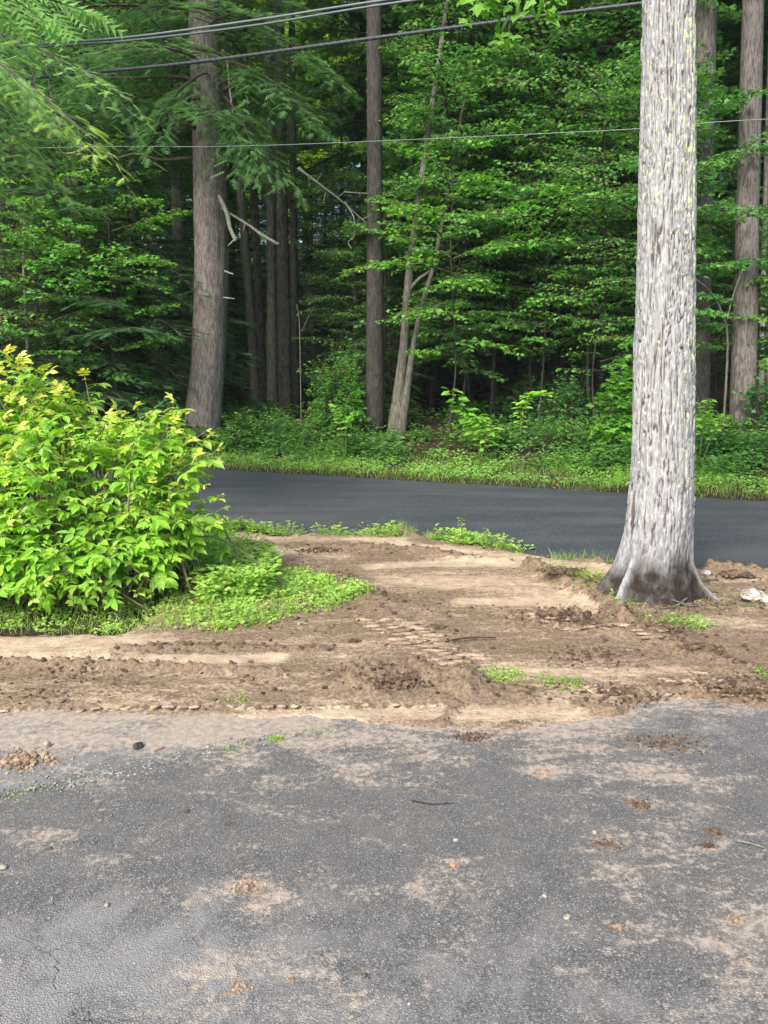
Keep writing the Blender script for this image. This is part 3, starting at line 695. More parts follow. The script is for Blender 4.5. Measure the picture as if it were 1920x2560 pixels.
# --- the big hemlock across the road
hx, hy = X(530, 19.6), 19.6; hz = float(terrain(hx, hy)) - .1
def hp(u, v, y=19.6): return P(u, v, y) - np.array([hx, hy, hz])
root = empty('hemlock_tree', (hx, hy, hz), label='massive grey brown hemlock with a straight thick trunk and swollen foot beside the road', cat='tree')
tp = [hp(505, 1085), hp(508, 1040), hp(520, 900), hp(528, 700), hp(526, 500), hp(520, 300), hp(513, 100), hp(506, -100), hp(500, -420), hp(498, -900)]
tp = np.array(tp); tp[:, 1] = 0; 
a = Acc(); cpts = curve(tp, 90)
def hr(z): return np.interp(z, [0, .35, 1.0, 1.8, 3.5, 6, 9, 14, 24], [.52, .47, .44, .415, .405, .39, .36, .26, .08])
tube(a, cpts, hr(cpts[:, 2]), 40, 0, rough=bark_rough(7, .07, 3.2, 2.4))
ob('trunk', a.mesh('trunk', M['bark_hem'], True), root)
hpath = lambda z: np.array([np.interp(z, tp[:, 2], tp[:, 0]), 0, z])
rng = np.random.default_rng(77); a = Acc(); ga = 0
for k in range(74):
    f = (k + rng.random()) / 74; z = 7.4 + (24 - 7.4) * f; ga += 2.4 + rng.uniform(-.4, .4)
    L = 4.2 * (1 - f)**.8 * rng.uniform(.6, 1.1) + .5; o = hpath(z) 
    bough(a, o, (math.cos(ga), math.sin(ga), -.08 + .3 * f), L, rng, 'hemlock', .27, 1.35, .05, .28, 1, 0)
# boughs that hang in front of the trunk, as seen
for (u0, v0, y0), (u1, v1, y1), dn in [((525, 150, 19.3), (800, 320, 17.6), 1.1), ((520, 180, 19.3), (380, 350, 17.0), 1.0), ((560, 240, 19.3), (640, 420, 17.2), .9), ((530, 60, 19.3), (860, 210, 18.2), 1.0),
                                        ((500, 120, 19.3), (150, 240, 18.0), 1.1), ((500, 210, 19.3), (180, 360, 18.6), 1.0), ((500, 20, 19.3), (240, 80, 18.4), 1.0), ((530, 270, 19.4), (740, 470, 18.4), .8)]:
    A, B = hp(u0, v0, y0), hp(u1, v1, y1); L = np.linalg.norm(B - A); lacy(a, A, B, L, rng, 1.2, .26, 0, r0=.03, side=1.2)
ob('crown', a.mesh('crown', HM), root)
def limb(parent, pts, r0, r1, mat, label=None, sides=6, n=14, name='branch', seed=1):
    a = Acc(); c = curve(pts, n); tube(a, c, np.linspace(r0, r1, n), sides, 0, rough=bark_rough(seed, .35)); o = ob(name, a.mesh(name, mat, True), parent)
    if label: o['label'] = label
    return o
limb(root, [hp(540, 478, 19.5), hp(566, 530, 19.0), hp(575, 570, 18.9), hp(590, 602, 18.8)], .062, .045, M['deadwood'], 'thick broken grey stub hanging down', 8)
limb(root, [hp(585, 600, 18.8), hp(570, 615, 18.8)], .02, .01, M['deadwood'])
limb(root, [hp(545, 516, 19.5), hp(568, 530, 19.2), hp(620, 562, 19.0), hp(660, 590, 18.9), hp(697, 611, 18.8)], .028, .036, M['deadwood'], 'long straight dead branch slanting down to the right', 8)
for uu, vv, du, dv in [(640, 577, 20, 18), (664, 592, 8, -16), (612, 558, -4, 20), (582, 585, 14, 10)]:
    limb(root, [hp(uu, vv, 18.9), hp(uu + du * .5, vv + dv * .6, 18.85), hp(uu + du, vv + dv, 18.8)], .012, .004, M['deadwood'])
limb(root, [hp(562, 678, 19.3), hp(584, 686, 19.1)], .03, .015, M['deadwood']); limb(root, [hp(560, 744, 19.3), hp(586, 747, 19.0)], .025, .012, M['deadwood'])
for pts in [[(490, 200), (430, 192), (330, 195), (210, 195)], [(545, 28), (500, 20), (440, 8)], [(548, 130), (470, 115), (400, 70), (350, 15)], [(490, 320), (440, 300), (400, 260)], [(500, 245), (430, 250), (395, 232)],
            [(480, 395), (400, 400), (340, 385), (280, 395), (140, 380)], [(340, 385), (380, 405), (420, 430)], [(560, 225), (575, 215), (545, 195)]]:
    limb(root, [hp(u, v, 19.1 - .25 * i) for i, (u, v) in enumerate(pts)], .045, .015, M['twig'])
limb(root, [hp(568, 150, 19.3), hp(575, 230, 18.8), hp(585, 300, 18.7)], .02, .01, M['bark_pale'])

# --- the bare trunks right of it
def stem(u0, v0, u1, v1, y, w0, w1, bark, name, label, crown_me=None, bow=0, top=None, group=None, seed=0, sides=12, lift=5.5):
    """trunk seen from (u0, v0) at its foot to (u1, v1) above, carried on upwards to its own height"""
    x = X(u0, y); z0 = float(terrain(x, y)) - .12
    A, B = P(u0, v0, y), P(u1, v1, y); d = (B - A) / (B - A)[2]
    A0 = A - d * (A[2] - z0); H = top or 19.0; T = A0 + d * H
    pts = [A0, A0 * .75 + T * .25 + np.array([bow, 0, 0]), A0 * .5 + T * .5 + np.array([bow * .6, 0, 0]), A0 * .2 + T * .8, T]
    r0 = w0 * y / F / 2; r1 = w1 * y / F / 2
    r = empty(name, A0, 0, label=label, cat='tree', group=group)
    ob('trunk', trunk_mesh([p - A0 for p in pts], [r0 * 1.25, r0, r0 * .9, (r1 + r0) * .42, r1 * .55, r1 * .25], bark, sides, 46, seed, .07), r)
    if crown_me: c = ob('crown', crown_me, r); c.location = (0, 0, lift); c.rotation_euler[2] = seed * 1.7; s_ = H / 21.0; c.scale = (s_, s_, s_)
    return r
stem(632, 930, 602, 583, 23.5, 21, 19, M['bark_grey'], 'forest_tree', 'leaning grey forest tree nearest right of the big hemlock', CROWNS['map0'], .1, 20, seed=1)
stem(652, 940, 632, 590, 24.2, 19, 18, M['bark_grey'], 'forest_tree', 'second slim grey tree to the right of the big hemlock', CROWNS['map1'], .1, 20, seed=2)
stem(680, 1010, 674, 200, 22.6, 22, 20, M['bark_grey'], 'forest_tree', 'straight olive grey tree in the middle of the bare trunk group', CROWNS['map2'], 0, 20, seed=3)
stem(712, 985, 700, 200, 23.4, 28, 22, M['bark_grey'], 'forest_tree', 'thickest of the bare slim trunks right of the hemlock', CROWNS['map0'], 0, 21, seed=4)
stem(738, 985, 730, 100, 25.5, 18, 17, M['bark_grey'], 'forest_tree', 'thin grey trunk at the right end of the bare group', CROWNS['map1'], 0, 21, seed=5)
stem(938, 1000, 936, 100, 19.2, 38, 36, M['bark_dark'], 'pine_tree', 'dark straight pine trunk in the centre of the wood', CROWNS['hem0'], 0, 24, seed=6, sides=18)
stem(910, 960, 908, 560, 27.0, 14, 13, M['bark_dark'], 'forest_tree', 'thin dark pole just left of the central pine trunk', CROWNS['map2'], 0, 20, seed=7)
stem(1268, 1000, 1282, 50, 29.0, 46, 44, M['bark_dark'], 'pine_tree', 'dark trunk high between the two maple sprays', CROWNS['hem1'], 0, 24, seed=8, sides=16)
stem(1238, 1000, 1240, 150, 30.0, 26, 24, M['bark_pale'], 'forest_tree', 'trunk high in the middle of the wood, sunlight put into its pale bark', CROWNS['map1'], 0, 22, seed=9)  # sunlit patch painted as pale bark over the whole trunk
stem(1500, 900, 1516, 500, 25.0, 15, 13, M['bark_pale'], 'forest_tree', 'pale mottled pole left of the roadside maple trunk', CROWNS['map2'], 0, 20, seed=10)
stem(1738, 1040, 1762, 100, 19.4, 54, 52, M['bark_hem'], 'pine_tree', 'straight brown pine trunk close behind the roadside maple', CROWNS['hem2'], 0, 25, seed=11, sides=18)
stem(1856, 1060, 1880, 100, 17.3, 50, 47, M['bark_hem'], 'pine_tree', 'straight brown pine trunk near the right edge', CROWNS['hem1'], 0, 25, seed=12, sides=18)
stem(1900, 1030, 1912, 550, 24.0, 13, 11, M['bark_pale'], 'forest_tree', 'thin white pole right of the last pine trunk', None, 0, 12, seed=13)
stem(338, 980, 336, 100, 25.0, 14, 13, M['bark_dark'], 'forest_tree', 'thin dark tree left of the big hemlock', CROWNS['map0'], 0, 20, seed=14)
stem(62, 940, 58, 600, 18.5, 11, 8, M['bark_pale'], 'birch_sapling', 'thin white birch sapling at the left edge of the wood', CROWNS['bee0'], .12, 5.6, seed=15, sides=8, lift=.8)
stem(275, 950, 195, 560, 20.0, 14, 10, M['bark_grey'], 'forest_tree', 'thin leaning mossy tree in front of the shaded hemlocks', CROWNS['und0'], .1, 9, seed=16, sides=8, lift=2.0)
stem(890, 980, 884, 120, 27.5, 9, 7, M['bark_pale'], 'forest_tree', 'very thin mossy pole left of the central pine trunk', None, 0, 14, seed=17)

# forked old maple leaning
fx, fy = X(990, 18.9), 18.9; fz = float(terrain(fx, fy)) - .1; off = np.array([fx, fy, fz])
root = empty('forked_maple', off, label='old forked maple leaning over, its two stems joined at the foot', cat='tree')
A = lambda u, v, y=18.9: P(u, v, y) - off
b0 = A(988, 1040); b0[2] = 0
ob('trunk', trunk_mesh([b0, A(1000, 960), A(1010, 860), A(1018, 740), A(1030, 620), A(1050, 480), A(1075, 300), A(1110, 60), A(1150, -250)], [.22, .14, .105, .088, .08, .075, .065, .05, .03], M['bark_grey'], 14, 60, 31, .14), root)
ob('trunk', trunk_mesh([b0 + [.12, -.1, 0], A(1020, 960, 18.7), A(1035, 860, 18.7), A(1060, 750, 18.7), A(1080, 680, 18.7), A(1105, 560, 18.8), A(1130, 420, 19.0), A(1170, 200, 19.0)], [.125, .09, .07, .062, .055, .05, .04, .03], M['bark_grey'], 12, 50, 32, .16), root)
limb(root, [A(1020, 730), A(1045, 700, 18.8), A(1075, 678, 18.7)], .05, .035, M['bark_grey'], name='branch')
c = ob('crown', CROWNS['und1'], root); c.location = (1.2, .4, 3.4); c.scale = (.75, .75, .75)

# pale lichened dead branch hanging in the middle
root = empty('dead_branch', P(930, 575, 19.5), label='fallen lichen speckled dead branch caught slanting among the hemlock boughs', cat='branch')
off = P(930, 575, 19.5)
limb(root, [P(745, 420, 18.8) - off, P(800, 462, 19.0) - off, P(850, 500, 19.2) - off, P(890, 535, 19.4) - off, P(935, 575, 19.5) - off], .034, .016, M['deadwood'], name='branch')
limb(root, [P(862, 505, 19.2) - off, P(885, 545, 19.1) - off, P(885, 590, 19.1) - off, P(870, 605, 19.1) - off, P(880, 622, 19) - off], .018, .006, M['deadwood'], name='twig')
for uu, vv, du, dv in [(790, 455, 18, -30), (815, 475, -6, 34), (842, 495, 24, -22), (905, 548, 26, -14), (770, 440, 4, 26)]:
    limb(root, [P(uu, vv, 19.1) - off, P(uu + du * .6, vv + dv * .5, 19.05) - off, P(uu + du, vv + dv, 19.0) - off], .010, .004, M['deadwood'], name='twig')
limb(root, [P(860, 480, 19.2) - off, P(890, 482, 19.1) - off, P(925, 484, 19.1) - off], .016, .006, M['deadwood'], name='twig')

# dead forked sapling
off = P(752, 1000, 19.4); off[2] = float(terrain(off[0], off[1]))
root = empty('dead_sapling', off, label='thin bare forked sapling beside the rounded dark shrub', cat='sapling')
limb(root, [off * 0, P(750, 870, 19.4) - off, P(748, 800, 19.4) - off, P(742, 760, 19.4) - off], .018, .008, M['bark_grey'], name='trunk')
limb(root, [P(754, 830, 19.4) - off, P(770, 795, 19.4) - off, P(788, 762, 19.4) - off], .010, .005, M['bark_grey'])

# curved bare sapling right of the maple
off = P(1815, 990, 16.5); off[2] = float(terrain(off[0], off[1])) - .05
root = empty('bent_sapling', off, label='bare brown sapling arching towards the roadside maple trunk', cat='sapling')
limb(root, [off * 0, P(1818, 900, 16.5) - off, P(1816, 820, 16.5) - off, P(1800, 770, 16.4) - off, P(1775, 728, 16.2) - off, P(1742, 700, 16.0) - off, P(1720, 690, 16) - off], .028, .012, M['bark_grey'], name='trunk', n=20)
limb(root, [P(1818, 800, 16.5) - off, P(1832, 740, 16.5) - off, P(1850, 690, 16.5) - off], .014, .006, M['deadwood'])

# understory: layered sprays of maple and beech along the forest edge
UND = [('und0', 1150, 19.4, .85, 'understory maple with drooping sprays in front of the forked maple'),
       ('und1', 1180, 21.0, .9, 'tall understory maple between the forked maple and the pale trunk'),
       ('und2', 1330, 20.5, 1.1, 'wide understory maple left of the roadside maple trunk'),
       ('und0', 1450, 22.0, 1.1, 'leafy understory maple close left of the roadside maple trunk'),
       ('und1', 1560, 19.5, .85, 'understory maple half hidden by the roadside maple trunk'),
       ('und2', 1800, 19.8, .6, 'understory maple spreading in front of the right hand pines'),
       ('und0', 2010, 17.6, .6, 'understory maple at the right edge of the wood'),
       ('hemlow0', 350, 20.6, 1.0, 'low shaded hemlock left of the massive hemlock'),
       ('hemlow1', 190, 19.3, 1.15, 'low shaded hemlock behind the left hand bush'),
       ('hemlow0', 60, 20.2, 1.15, 'low shaded hemlock at the left edge of the wood'),
       ('hemlow1', 1360, 24.0, .9, 'low dark hemlock in the gloom behind the layered maples'),
       ('hemlow0', 1450, 26.5, 1.0, 'low dark hemlock deep behind the layered maples'),
       ('bee0', 30, 18.2, 1.0, 'yellowing beech sapling at the far left of the wood'),
       ('bee0', 150, 19.0, .95, 'yellowing beech sapling behind the birch sapling'),
       ('bee0', 235, 19.5, .85, 'yellowing beech sapling under the shaded hemlocks')]
for i, (ck, u, y, s_, lab) in enumerate(UND):
    Hh = {'und': 9.5, 'hem': 11 if ck == 'hemlow0' else 8, 'bee': 6}[ck[:3]]
    x = X(u, y); tree('understory_tree' if ck[:3] == 'und' else ('young_hemlock' if ck[:3] == 'hem' else 'beech_sapling'), lab, x, y, [(0, 0, 0), (.22, 0, Hh * .25), (-.12, .05, Hh * .6), (.06, 0, Hh * .93)],
                      [.055, .04, .026, .006], M['bark_dark'], CROWNS[ck], 8, rz=i * 1.9 + .4, sc=s_, seed=40 + i, n=20)
LIT = [('lit1', 110, 17.8, .85, 'bright young maple behind the top of the left hand bush'), ('lit0', 20, 18.4, 1.05, 'bright leafy sapling at the far left edge of the wood'), ('lit1', 300, 19.0, 1.0, 'bright young maple between the bush and the massive hemlock'), ('lit1', 1120, 18.0, .95, 'bright spray of maple leaves reaching out of the dark centre'), ('lit0', 1500, 17.6, .8, 'bright broad leaved sapling left of the roadside maple trunk'),
       ('lit1', 1960, 17.2, .7, 'bright young maple right of the roadside maple trunk'), ('lit1', 1350, 18.6, 1.0, 'bright young maple leaning out over the bank')]
for i, (ck, u, y, s_, lab) in enumerate(LIT):
    tree('young_maple', lab, X(u, y), y, [(0, 0, 0), (.2, -.05, 2), (-.05, -.1, 4.5), (.1, 0, 6.4)], [.03, .024, .016, .005], M['bark_dark'], CROWNS[ck], 7, rz=i * 2.3, sc=s_, seed=60 + i, n=16)

# background wood: every tree its own object, shapes shared
rng = np.random.default_rng(9)
TR = [trunk_mesh([(0, 0, 0), (rng.uniform(-.2, .2), rng.uniform(-.2, .2), 7), (rng.uniform(-.3, .3), 0, 14), (0, 0, 22)], [.19, .15, .11, .04], M[b], 10, 16, 70 + i, .06) for i, b in enumerate(['bark_dark', 'bark_hem', 'bark_grey', 'bark_dark'])]
TRL = trunk_mesh([(0, 0, 0), (.1, 0, 4), (0, .1, 8), (0, 0, 11)], [.12, .09, .06, .02], M['bark_dark'], 8, 12, 80)
placed = []; cnt = 0
keep_clear = [(X(u, y), y) for u, y in [(530, 19.6), (632, 23.5), (680, 22.6), (712, 23.4), (938, 19.2), (990, 18.9), (1268, 29), (1738, 19.4), (1856, 17.3)]]
tries = 0
while cnt < 215 and tries < 9000:
    tries += 1; y = 22 + 70 * rng.random()**1.25; x = rng.uniform(-1, 1) * (.66 * y + 7); s_ = float(line_s(x, y, FAR_A, FAR_B))
    if s_ < 5 or 37 < y < 48: continue
    u = CU + x / y * (F * CP + 350 * SP); dark_hole = 560 < u < 1200 and y < 33
    if any((x - a)**2 + (y - b)**2 < (1.5 + y * .035)**2 for a, b in placed): continue
    if any((x - a)**2 + (y - b)**2 < 1.2**2 for a, b in keep_clear): continue
    if any(abs(x / y - a / b) < .017 and y < b + 1 for a, b in keep_clear): continue
    if (590 < u < 800 or 1080 < u < 1240) and y < 31: continue
    if 560 < u < 960 and 24 < y < 48: continue
    if 1640 < u and y < 24: continue
    placed.append((x, y)); r_ = rng.random(); cnt += 1; ss = rng.uniform(.85, 1.2)
    where = ('left of the massive hemlock' if u < 470 else 'behind the massive hemlock' if u < 620 else 'seen past the bare trunks' if u < 900 else 'behind the forked maple' if u < 1150 else 'behind the layered maples' if u < 1590 else 'beyond the roadside maple')
    deep = 'deep in the wood' if y > 48 else 'far back in the wood' if y > 32 else 'near the front of the wood'
    low = r_ > .80 and not dark_hole
    if 32 < y < 43 and rng.random() < .45: low = True; r_ = .85
    if y > 48 and u > 0 and u < 1920: low = rng.random() < (.6 if 560 < u < 1000 else .35); r_ = .85 if low else .5
    if r_ < .36: ck, tm, nm, lab = 'hem%d' % rng.integers(3), TR[int(rng.integers(0, 2))], 'hemlock_tree', 'tall dark hemlock'
    elif not low: ck, tm, nm, lab = 'map%d' % rng.integers(3), TR[int(rng.integers(1, 4))], 'forest_tree', 'tall leafy broadleaf tree'
    elif r_ < .93: ck, tm, nm, lab = 'hemlow%d' % rng.integers(2), TRL, 'young_hemlock', 'low young hemlock'; ss *= 1.15 if y > 30 else .9
    else: ck, tm, nm, lab = 'mid%d' % rng.integers(2), TRL, 'understory_tree', 'middle sized leafy tree'
    if y > 48 and ck[:3] == 'map': ss *= 1.3; ck, lab = 'far%d' % rng.integers(2), 'tall broadleaf tree with sunlight put into its leaf colour'
    if y > 48 and low: ss *= 1.25
    lab = lab + ' ' + deep + ', ' + where
    tree(nm, lab, x, y, None, None, None, CROWNS[ck], rz=rng.uniform(0, 6.28), sc=ss, trunk_me=tm, group=lab.replace('tall dark ', 'tall dark kinds of ') if False else lab)
for k in range(18):       # the wood goes on past both sides of the picture
    y = 15 + 2.1 * (k % 9) + rng.uniform(-.5, .5); x = (-13.5 - 3.2 * (k % 4) - .35 * y) if k < 12 else (14 + 3 * (k % 3) + .3 * y)
    if float(line_s(x, y, FAR_A, FAR_B)) < 3: y += 8
    ck = ['hem0', 'map1', 'hemlow0', 'mid0', 'map2', 'hemlow1'][k % 6]
    tree('forest_tree' if ck[:3] in ('map', 'mid') else 'hemlock_tree', ('leafy tree' if ck[:3] in ('map', 'mid') else 'hemlock') + (' continuing the wood past the left edge of the picture' if x < 0 else ' continuing the wood past the right edge of the picture'), x, y, None, None, None, CROWNS[ck], rz=k * 1.3, sc=1.0, trunk_me=TR[k % 4] if ck[3:4].isdigit() and ck[:3] != 'mid' else TRL, group='trees continuing the wood past the picture edges')
# extra layers right behind the front rank
TRS = trunk_mesh([(0, 0, 0), (.15, 0, 3), (-.1, .1, 6), (0, 0, 9)], [.06, .045, .03, .008], M['bark_dark'], 7, 12, 81)
TRM = trunk_mesh([(0, 0, 0), (.2, 0, 5), (-.1, .1, 10), (0, 0, 15)], [.10, .08, .05, .012], M['bark_dark'], 8, 14, 82)
for i, (ck, u, y, s_, lab) in enumerate([('mid0', 1080, 23, .9, 'tall slender maple filling the top centre behind the forked maple'), ('und1', 985, 21.6, .72, 'small maple behind the forked maple with sprays above it'), ('hemlow1', 960, 20.6, .55, 'little hemlock at the foot of the central pine'), ('und2', 890, 21.5, .6, 'small maple with sprays crossing the central pine'), ('mid1', 1240, 21.5, 1.0, 'tall slender maple under the hanging leafy bough'), ('mid0', 1400, 22.5, 1.05, 'tall slender maple with wide plates left of the roadside trunk'),
        ('mid1', 1530, 21, .95, 'tall slender maple immediately left of the roadside trunk'),  
        ('mid0', 2060, 24.5, .9, 'tall slender maple at the top right corner'),  ('hemlow0', 130, 25, 1.25, 'young hemlock filling the gloom behind the birch sapling'),
        ('hemlow0', 430, 26, 1.25, 'young hemlock filling the gloom just left of the massive trunk'), ('hemlow0', 270, 21, 1.15, 'dense young hemlock behind the leaning mossy tree'), ('hemlow1', -60, 20, 1.3, 'dense young hemlock cut by the left edge'), ('hemlow0', 1180, 27.5, 1.1, 'shadowy young hemlock behind the dark gap'),
        ('und1', 1640, 17.5, .8, 'low maple behind the roadside trunk'), ('und2', 1230, 19.8, .85, 'low maple with tips hanging over the dark gap'), ('und0', 1830, 20.5, .55, 'low maple before the rightmost pine'), ('und2', 1480, 18.4, .8, 'low maple leaning over the laurel'),
        ('hemlow1', 1130, 29, 1.3, 'shadowy young hemlock right of the forked maple'), ('hemlow0', 700, 36, 1.1, 'shadowy young hemlock far behind the bare trunks'), ('hemlow0', 860, 34, 1.1, 'shadowy young hemlock left of the central pine'), ('hemlow1', 590, 33, 1.4, 'shadowy young hemlock just right of the massive hemlock'), ('hemlow0', 1000, 35, 1.1, 'shadowy young hemlock right of the central pine')]):
    hm = ck.startswith('hem'); tree('young_hemlock' if hm else 'understory_tree', lab, X(u, y), y, None, None, None, CROWNS[ck], rz=i * 2.1 + .7, sc=s_, trunk_me=TRM if ck.startswith('mid') else TRL if hm else TRS)

hz = Acc(); cx0, cx1, cy0, cy1, cz0, cz1 = -430, 430, -430, 630, -1.5, 130
hz.add([(x, y, z) for z in (cz0, cz1) for y in (cy0, cy1) for x in (cx0, cx1)], [0, 2, 3, 1, 4, 5, 7, 6, 0, 1, 5, 4, 2, 6, 7, 3, 0, 4, 6, 2, 1, 3, 7, 5], [4] * 6)
_s = NT('humid_air'); _v = _s.n('ShaderNodeVolumePrincipled'); _v.inputs['Color'].default_value = (.80, .90, 1.0, 1); _v.inputs['Density'].default_value = .0004; _s.l(_v.outputs[0], _s.out.inputs['Volume'])
tag(ob('haze', hz.mesh('haze', _s.m)), kind='stuff')

# ------------------------------------------------------------------ shrubs and plants on the bank
def shrub(name, label, x, y, w, h, leaf, kind, mat, nst, seed, cat='shrub', depth=None, droop=.3, tint=0.0, per=12, z=None, low=.05):
    rng = np.random.default_rng(seed); z0 = float(terrain(x, y)) - .05 if z is None else z
    r = empty(name, (x, y, z0), label=label, cat=cat); wood, fol = Acc(), Acc(); dp = depth or w * .8
    pr = {'maple': MAPLE, 'ovate': OVATE, 'broad': BROAD, 'small': SMALL}[kind]
    for k in range(nst):
        a = rng.uniform(0, 2 * np.pi); e = math.asin(rng.uniform(low, 1)); rr = rng.uniform(.6, 1.02) * (1 + .22 * float(vnoise(math.cos(a) * 2, math.sin(a) * 2, e * 2, seed)))
        tip = np.array([math.cos(a) * math.cos(e) * w * rr, math.sin(a) * math.cos(e) * dp * rr, h * (math.sin(e) * rr)])
        b = np.array([rng.normal(0, w * .12), rng.normal(0, dp * .12), 0]); midp = b * .5 + tip * .5 + np.array([0, 0, h * .16])
        c = curve([b, midp, tip], 7); tube(wood, c, np.linspace(.006 + .003 * h, .002, 7), 3, 0, cap=False)
        t = rng.uniform(.45, 1, per); pt = np.stack([np.interp(t, np.linspace(0, 1, 7), c[:, i]) for i in range(3)], -1)
        out = nrm(c[-1] - c[-3]); az = rng.uniform(0, 2 * np.pi, per); dd = nrm(out * .35 + np.stack([np.cos(az), np.sin(az), rng.uniform(-droop - .3, .25, per)], -1))
        nn = nrm(np.stack([rng.normal(0, .45, per), rng.normal(0, .45, per), np.ones(per)], -1))
        fol.stamp(pr, pt + rng.normal(0, leaf * .3, (per, 3)), basis(dd, nn), rng.uniform(.6, 1.2, per) * leaf, 0, tint * (t > .85) * rng.random(per))
    ob('stems', wood.mesh('stems', M['twig']), r); f = ob('foliage', fol.mesh('foliage', mat), r); f['kind'] = 'stuff'
    return r
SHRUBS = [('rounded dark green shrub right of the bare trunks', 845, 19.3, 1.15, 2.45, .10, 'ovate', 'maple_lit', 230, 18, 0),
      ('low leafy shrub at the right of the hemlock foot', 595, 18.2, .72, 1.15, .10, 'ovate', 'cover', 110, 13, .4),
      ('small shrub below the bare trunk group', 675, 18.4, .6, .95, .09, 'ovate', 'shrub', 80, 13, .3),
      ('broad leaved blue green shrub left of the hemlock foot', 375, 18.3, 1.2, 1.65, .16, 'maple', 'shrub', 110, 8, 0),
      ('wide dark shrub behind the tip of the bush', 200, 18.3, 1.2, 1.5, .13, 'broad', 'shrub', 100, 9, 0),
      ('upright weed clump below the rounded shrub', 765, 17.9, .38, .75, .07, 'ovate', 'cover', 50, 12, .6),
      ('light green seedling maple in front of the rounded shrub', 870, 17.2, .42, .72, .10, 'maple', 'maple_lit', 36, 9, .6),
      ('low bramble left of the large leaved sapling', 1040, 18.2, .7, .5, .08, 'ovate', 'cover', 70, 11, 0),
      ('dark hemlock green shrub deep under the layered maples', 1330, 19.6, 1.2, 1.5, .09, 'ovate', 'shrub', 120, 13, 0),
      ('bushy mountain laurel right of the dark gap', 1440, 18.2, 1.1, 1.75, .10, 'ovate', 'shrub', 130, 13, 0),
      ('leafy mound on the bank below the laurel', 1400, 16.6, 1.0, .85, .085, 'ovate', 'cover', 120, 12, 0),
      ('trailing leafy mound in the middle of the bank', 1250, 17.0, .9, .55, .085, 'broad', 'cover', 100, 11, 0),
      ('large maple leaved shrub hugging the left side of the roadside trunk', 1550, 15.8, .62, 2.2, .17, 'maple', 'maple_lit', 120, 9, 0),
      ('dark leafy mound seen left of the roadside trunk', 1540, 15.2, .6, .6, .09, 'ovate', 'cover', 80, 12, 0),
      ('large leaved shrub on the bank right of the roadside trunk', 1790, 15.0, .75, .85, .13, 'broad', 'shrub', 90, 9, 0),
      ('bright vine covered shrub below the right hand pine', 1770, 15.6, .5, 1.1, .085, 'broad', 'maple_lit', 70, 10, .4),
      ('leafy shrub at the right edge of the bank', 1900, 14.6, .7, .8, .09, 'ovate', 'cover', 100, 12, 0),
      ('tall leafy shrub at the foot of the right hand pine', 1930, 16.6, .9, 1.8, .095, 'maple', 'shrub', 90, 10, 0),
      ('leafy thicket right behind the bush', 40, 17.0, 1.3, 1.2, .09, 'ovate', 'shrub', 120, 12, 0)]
for i, (lab, u, y, w, h, lf, kd, mt, ns, per, ti) in enumerate(SHRUBS):
    shrub('shrub', lab, X(u, y), y, w, h, lf, kd, M[mt], ns, 200 + i, tint=ti, per=per)

def leafy_sapling(name, label, base, pts, leaf, n, kind, mat, seed, cat='sapling', whorl=4, tint=0.0, ll=.4):
    rng = np.random.default_rng(seed); base = np.array(base, float); r = empty(name, base, label=label, cat=cat)
    for s_i, (pp, nn_) in enumerate(pts):
        c = curve([np.array(p) - base for p in pp], 10); a = Acc(); tube(a, c, np.linspace(.009, .003, 10), 5, 0); ob('stem', a.mesh('stem', M['stem'], True), r)
        fol = Acc(); t = np.linspace(.35, 1, nn_)
        for tk in t:
            q = np.array([np.interp(tk, np.linspace(0, 1, 10), c[:, i]) for i in range(3)]); az = rng.uniform(0, 6.28) + np.arange(whorl) * 6.28 / whorl
            dd = nrm(np.stack([np.cos(az), np.sin(az), rng.uniform(-.3, .3, whorl)], -1)); nz = nrm(np.stack([rng.normal(0, .3, whorl), rng.normal(-.35, .3, whorl), np.ones(whorl)], -1))
            fol.stamp({'ovate': OVATE, 'broad': BROAD, 'maple': MAPLE}[kind], q + dd * leaf * .2, basis(dd, nz), leaf * rng.uniform(.7, 1.15, whorl), 0, tint * rng.random(whorl))
        f = ob('foliage', fol.mesh('foliage', M[mat]), r); f['kind'] = 'stuff'
    return r
b = P(1200, 1125, 15.9); b[2] = float(terrain(b[0], b[1])) - .03
leafy_sapling('sapling', 'bright yellow green sapling with large oval leaves on the bank', b,
              [([b, P(1190, 1080, 15.9), P(1160, 1030, 15.9), P(1128, 975, 15.9)], 11), ([b, P(1200, 1070, 15.8), P(1195, 1040, 15.8)], 8), ([b, P(1215, 1100, 15.7), P(1225, 1070, 15.7)], 5)], .25, 9, 'ovate', 'bright', 5, whorl=4)
b = P(1300, 1080, 17.2); b[2] = float(terrain(b[0], b[1])) - .03
leafy_sapling('sapling', 'arching light green sapling in front of the dark gap', b, [([b, P(1308, 1020, 17.2), P(1330, 985, 17.2), P(1365, 985, 17.1)], 12), ([b, P(1302, 1050, 17.2), P(1300, 1010, 17.2)], 6)], .17, 9, 'ovate', 'bright', 6, whorl=5)
b = P(860, 1110, 16.6); b[2] = float(terrain(b[0], b[1])) - .03
leafy_sapling('sapling', 'bright seedling standing on the bank below the rounded shrub', b, [([b, P(850, 1060, 16.6), P(838, 1015, 16.6)], 8), ([b, P(870, 1060, 16.6), P(890, 1030, 16.6)], 7)], .13, 9, 'maple', 'bright', 7)
b = P(1690 + 60, 1110, 14.6)
b[2] = float(terrain(b[0], b[1])) - .03
leafy_sapling('sapling', 'bright seedling just right of the roadside maple trunk', b, [([b, P(1760, 1050, 14.6), P(1775, 1000, 14.6)], 9), ([b, P(1790, 1070, 14.5), P(1815, 1040, 14.5)], 6)], .13, 9, 'broad', 'bright', 8)
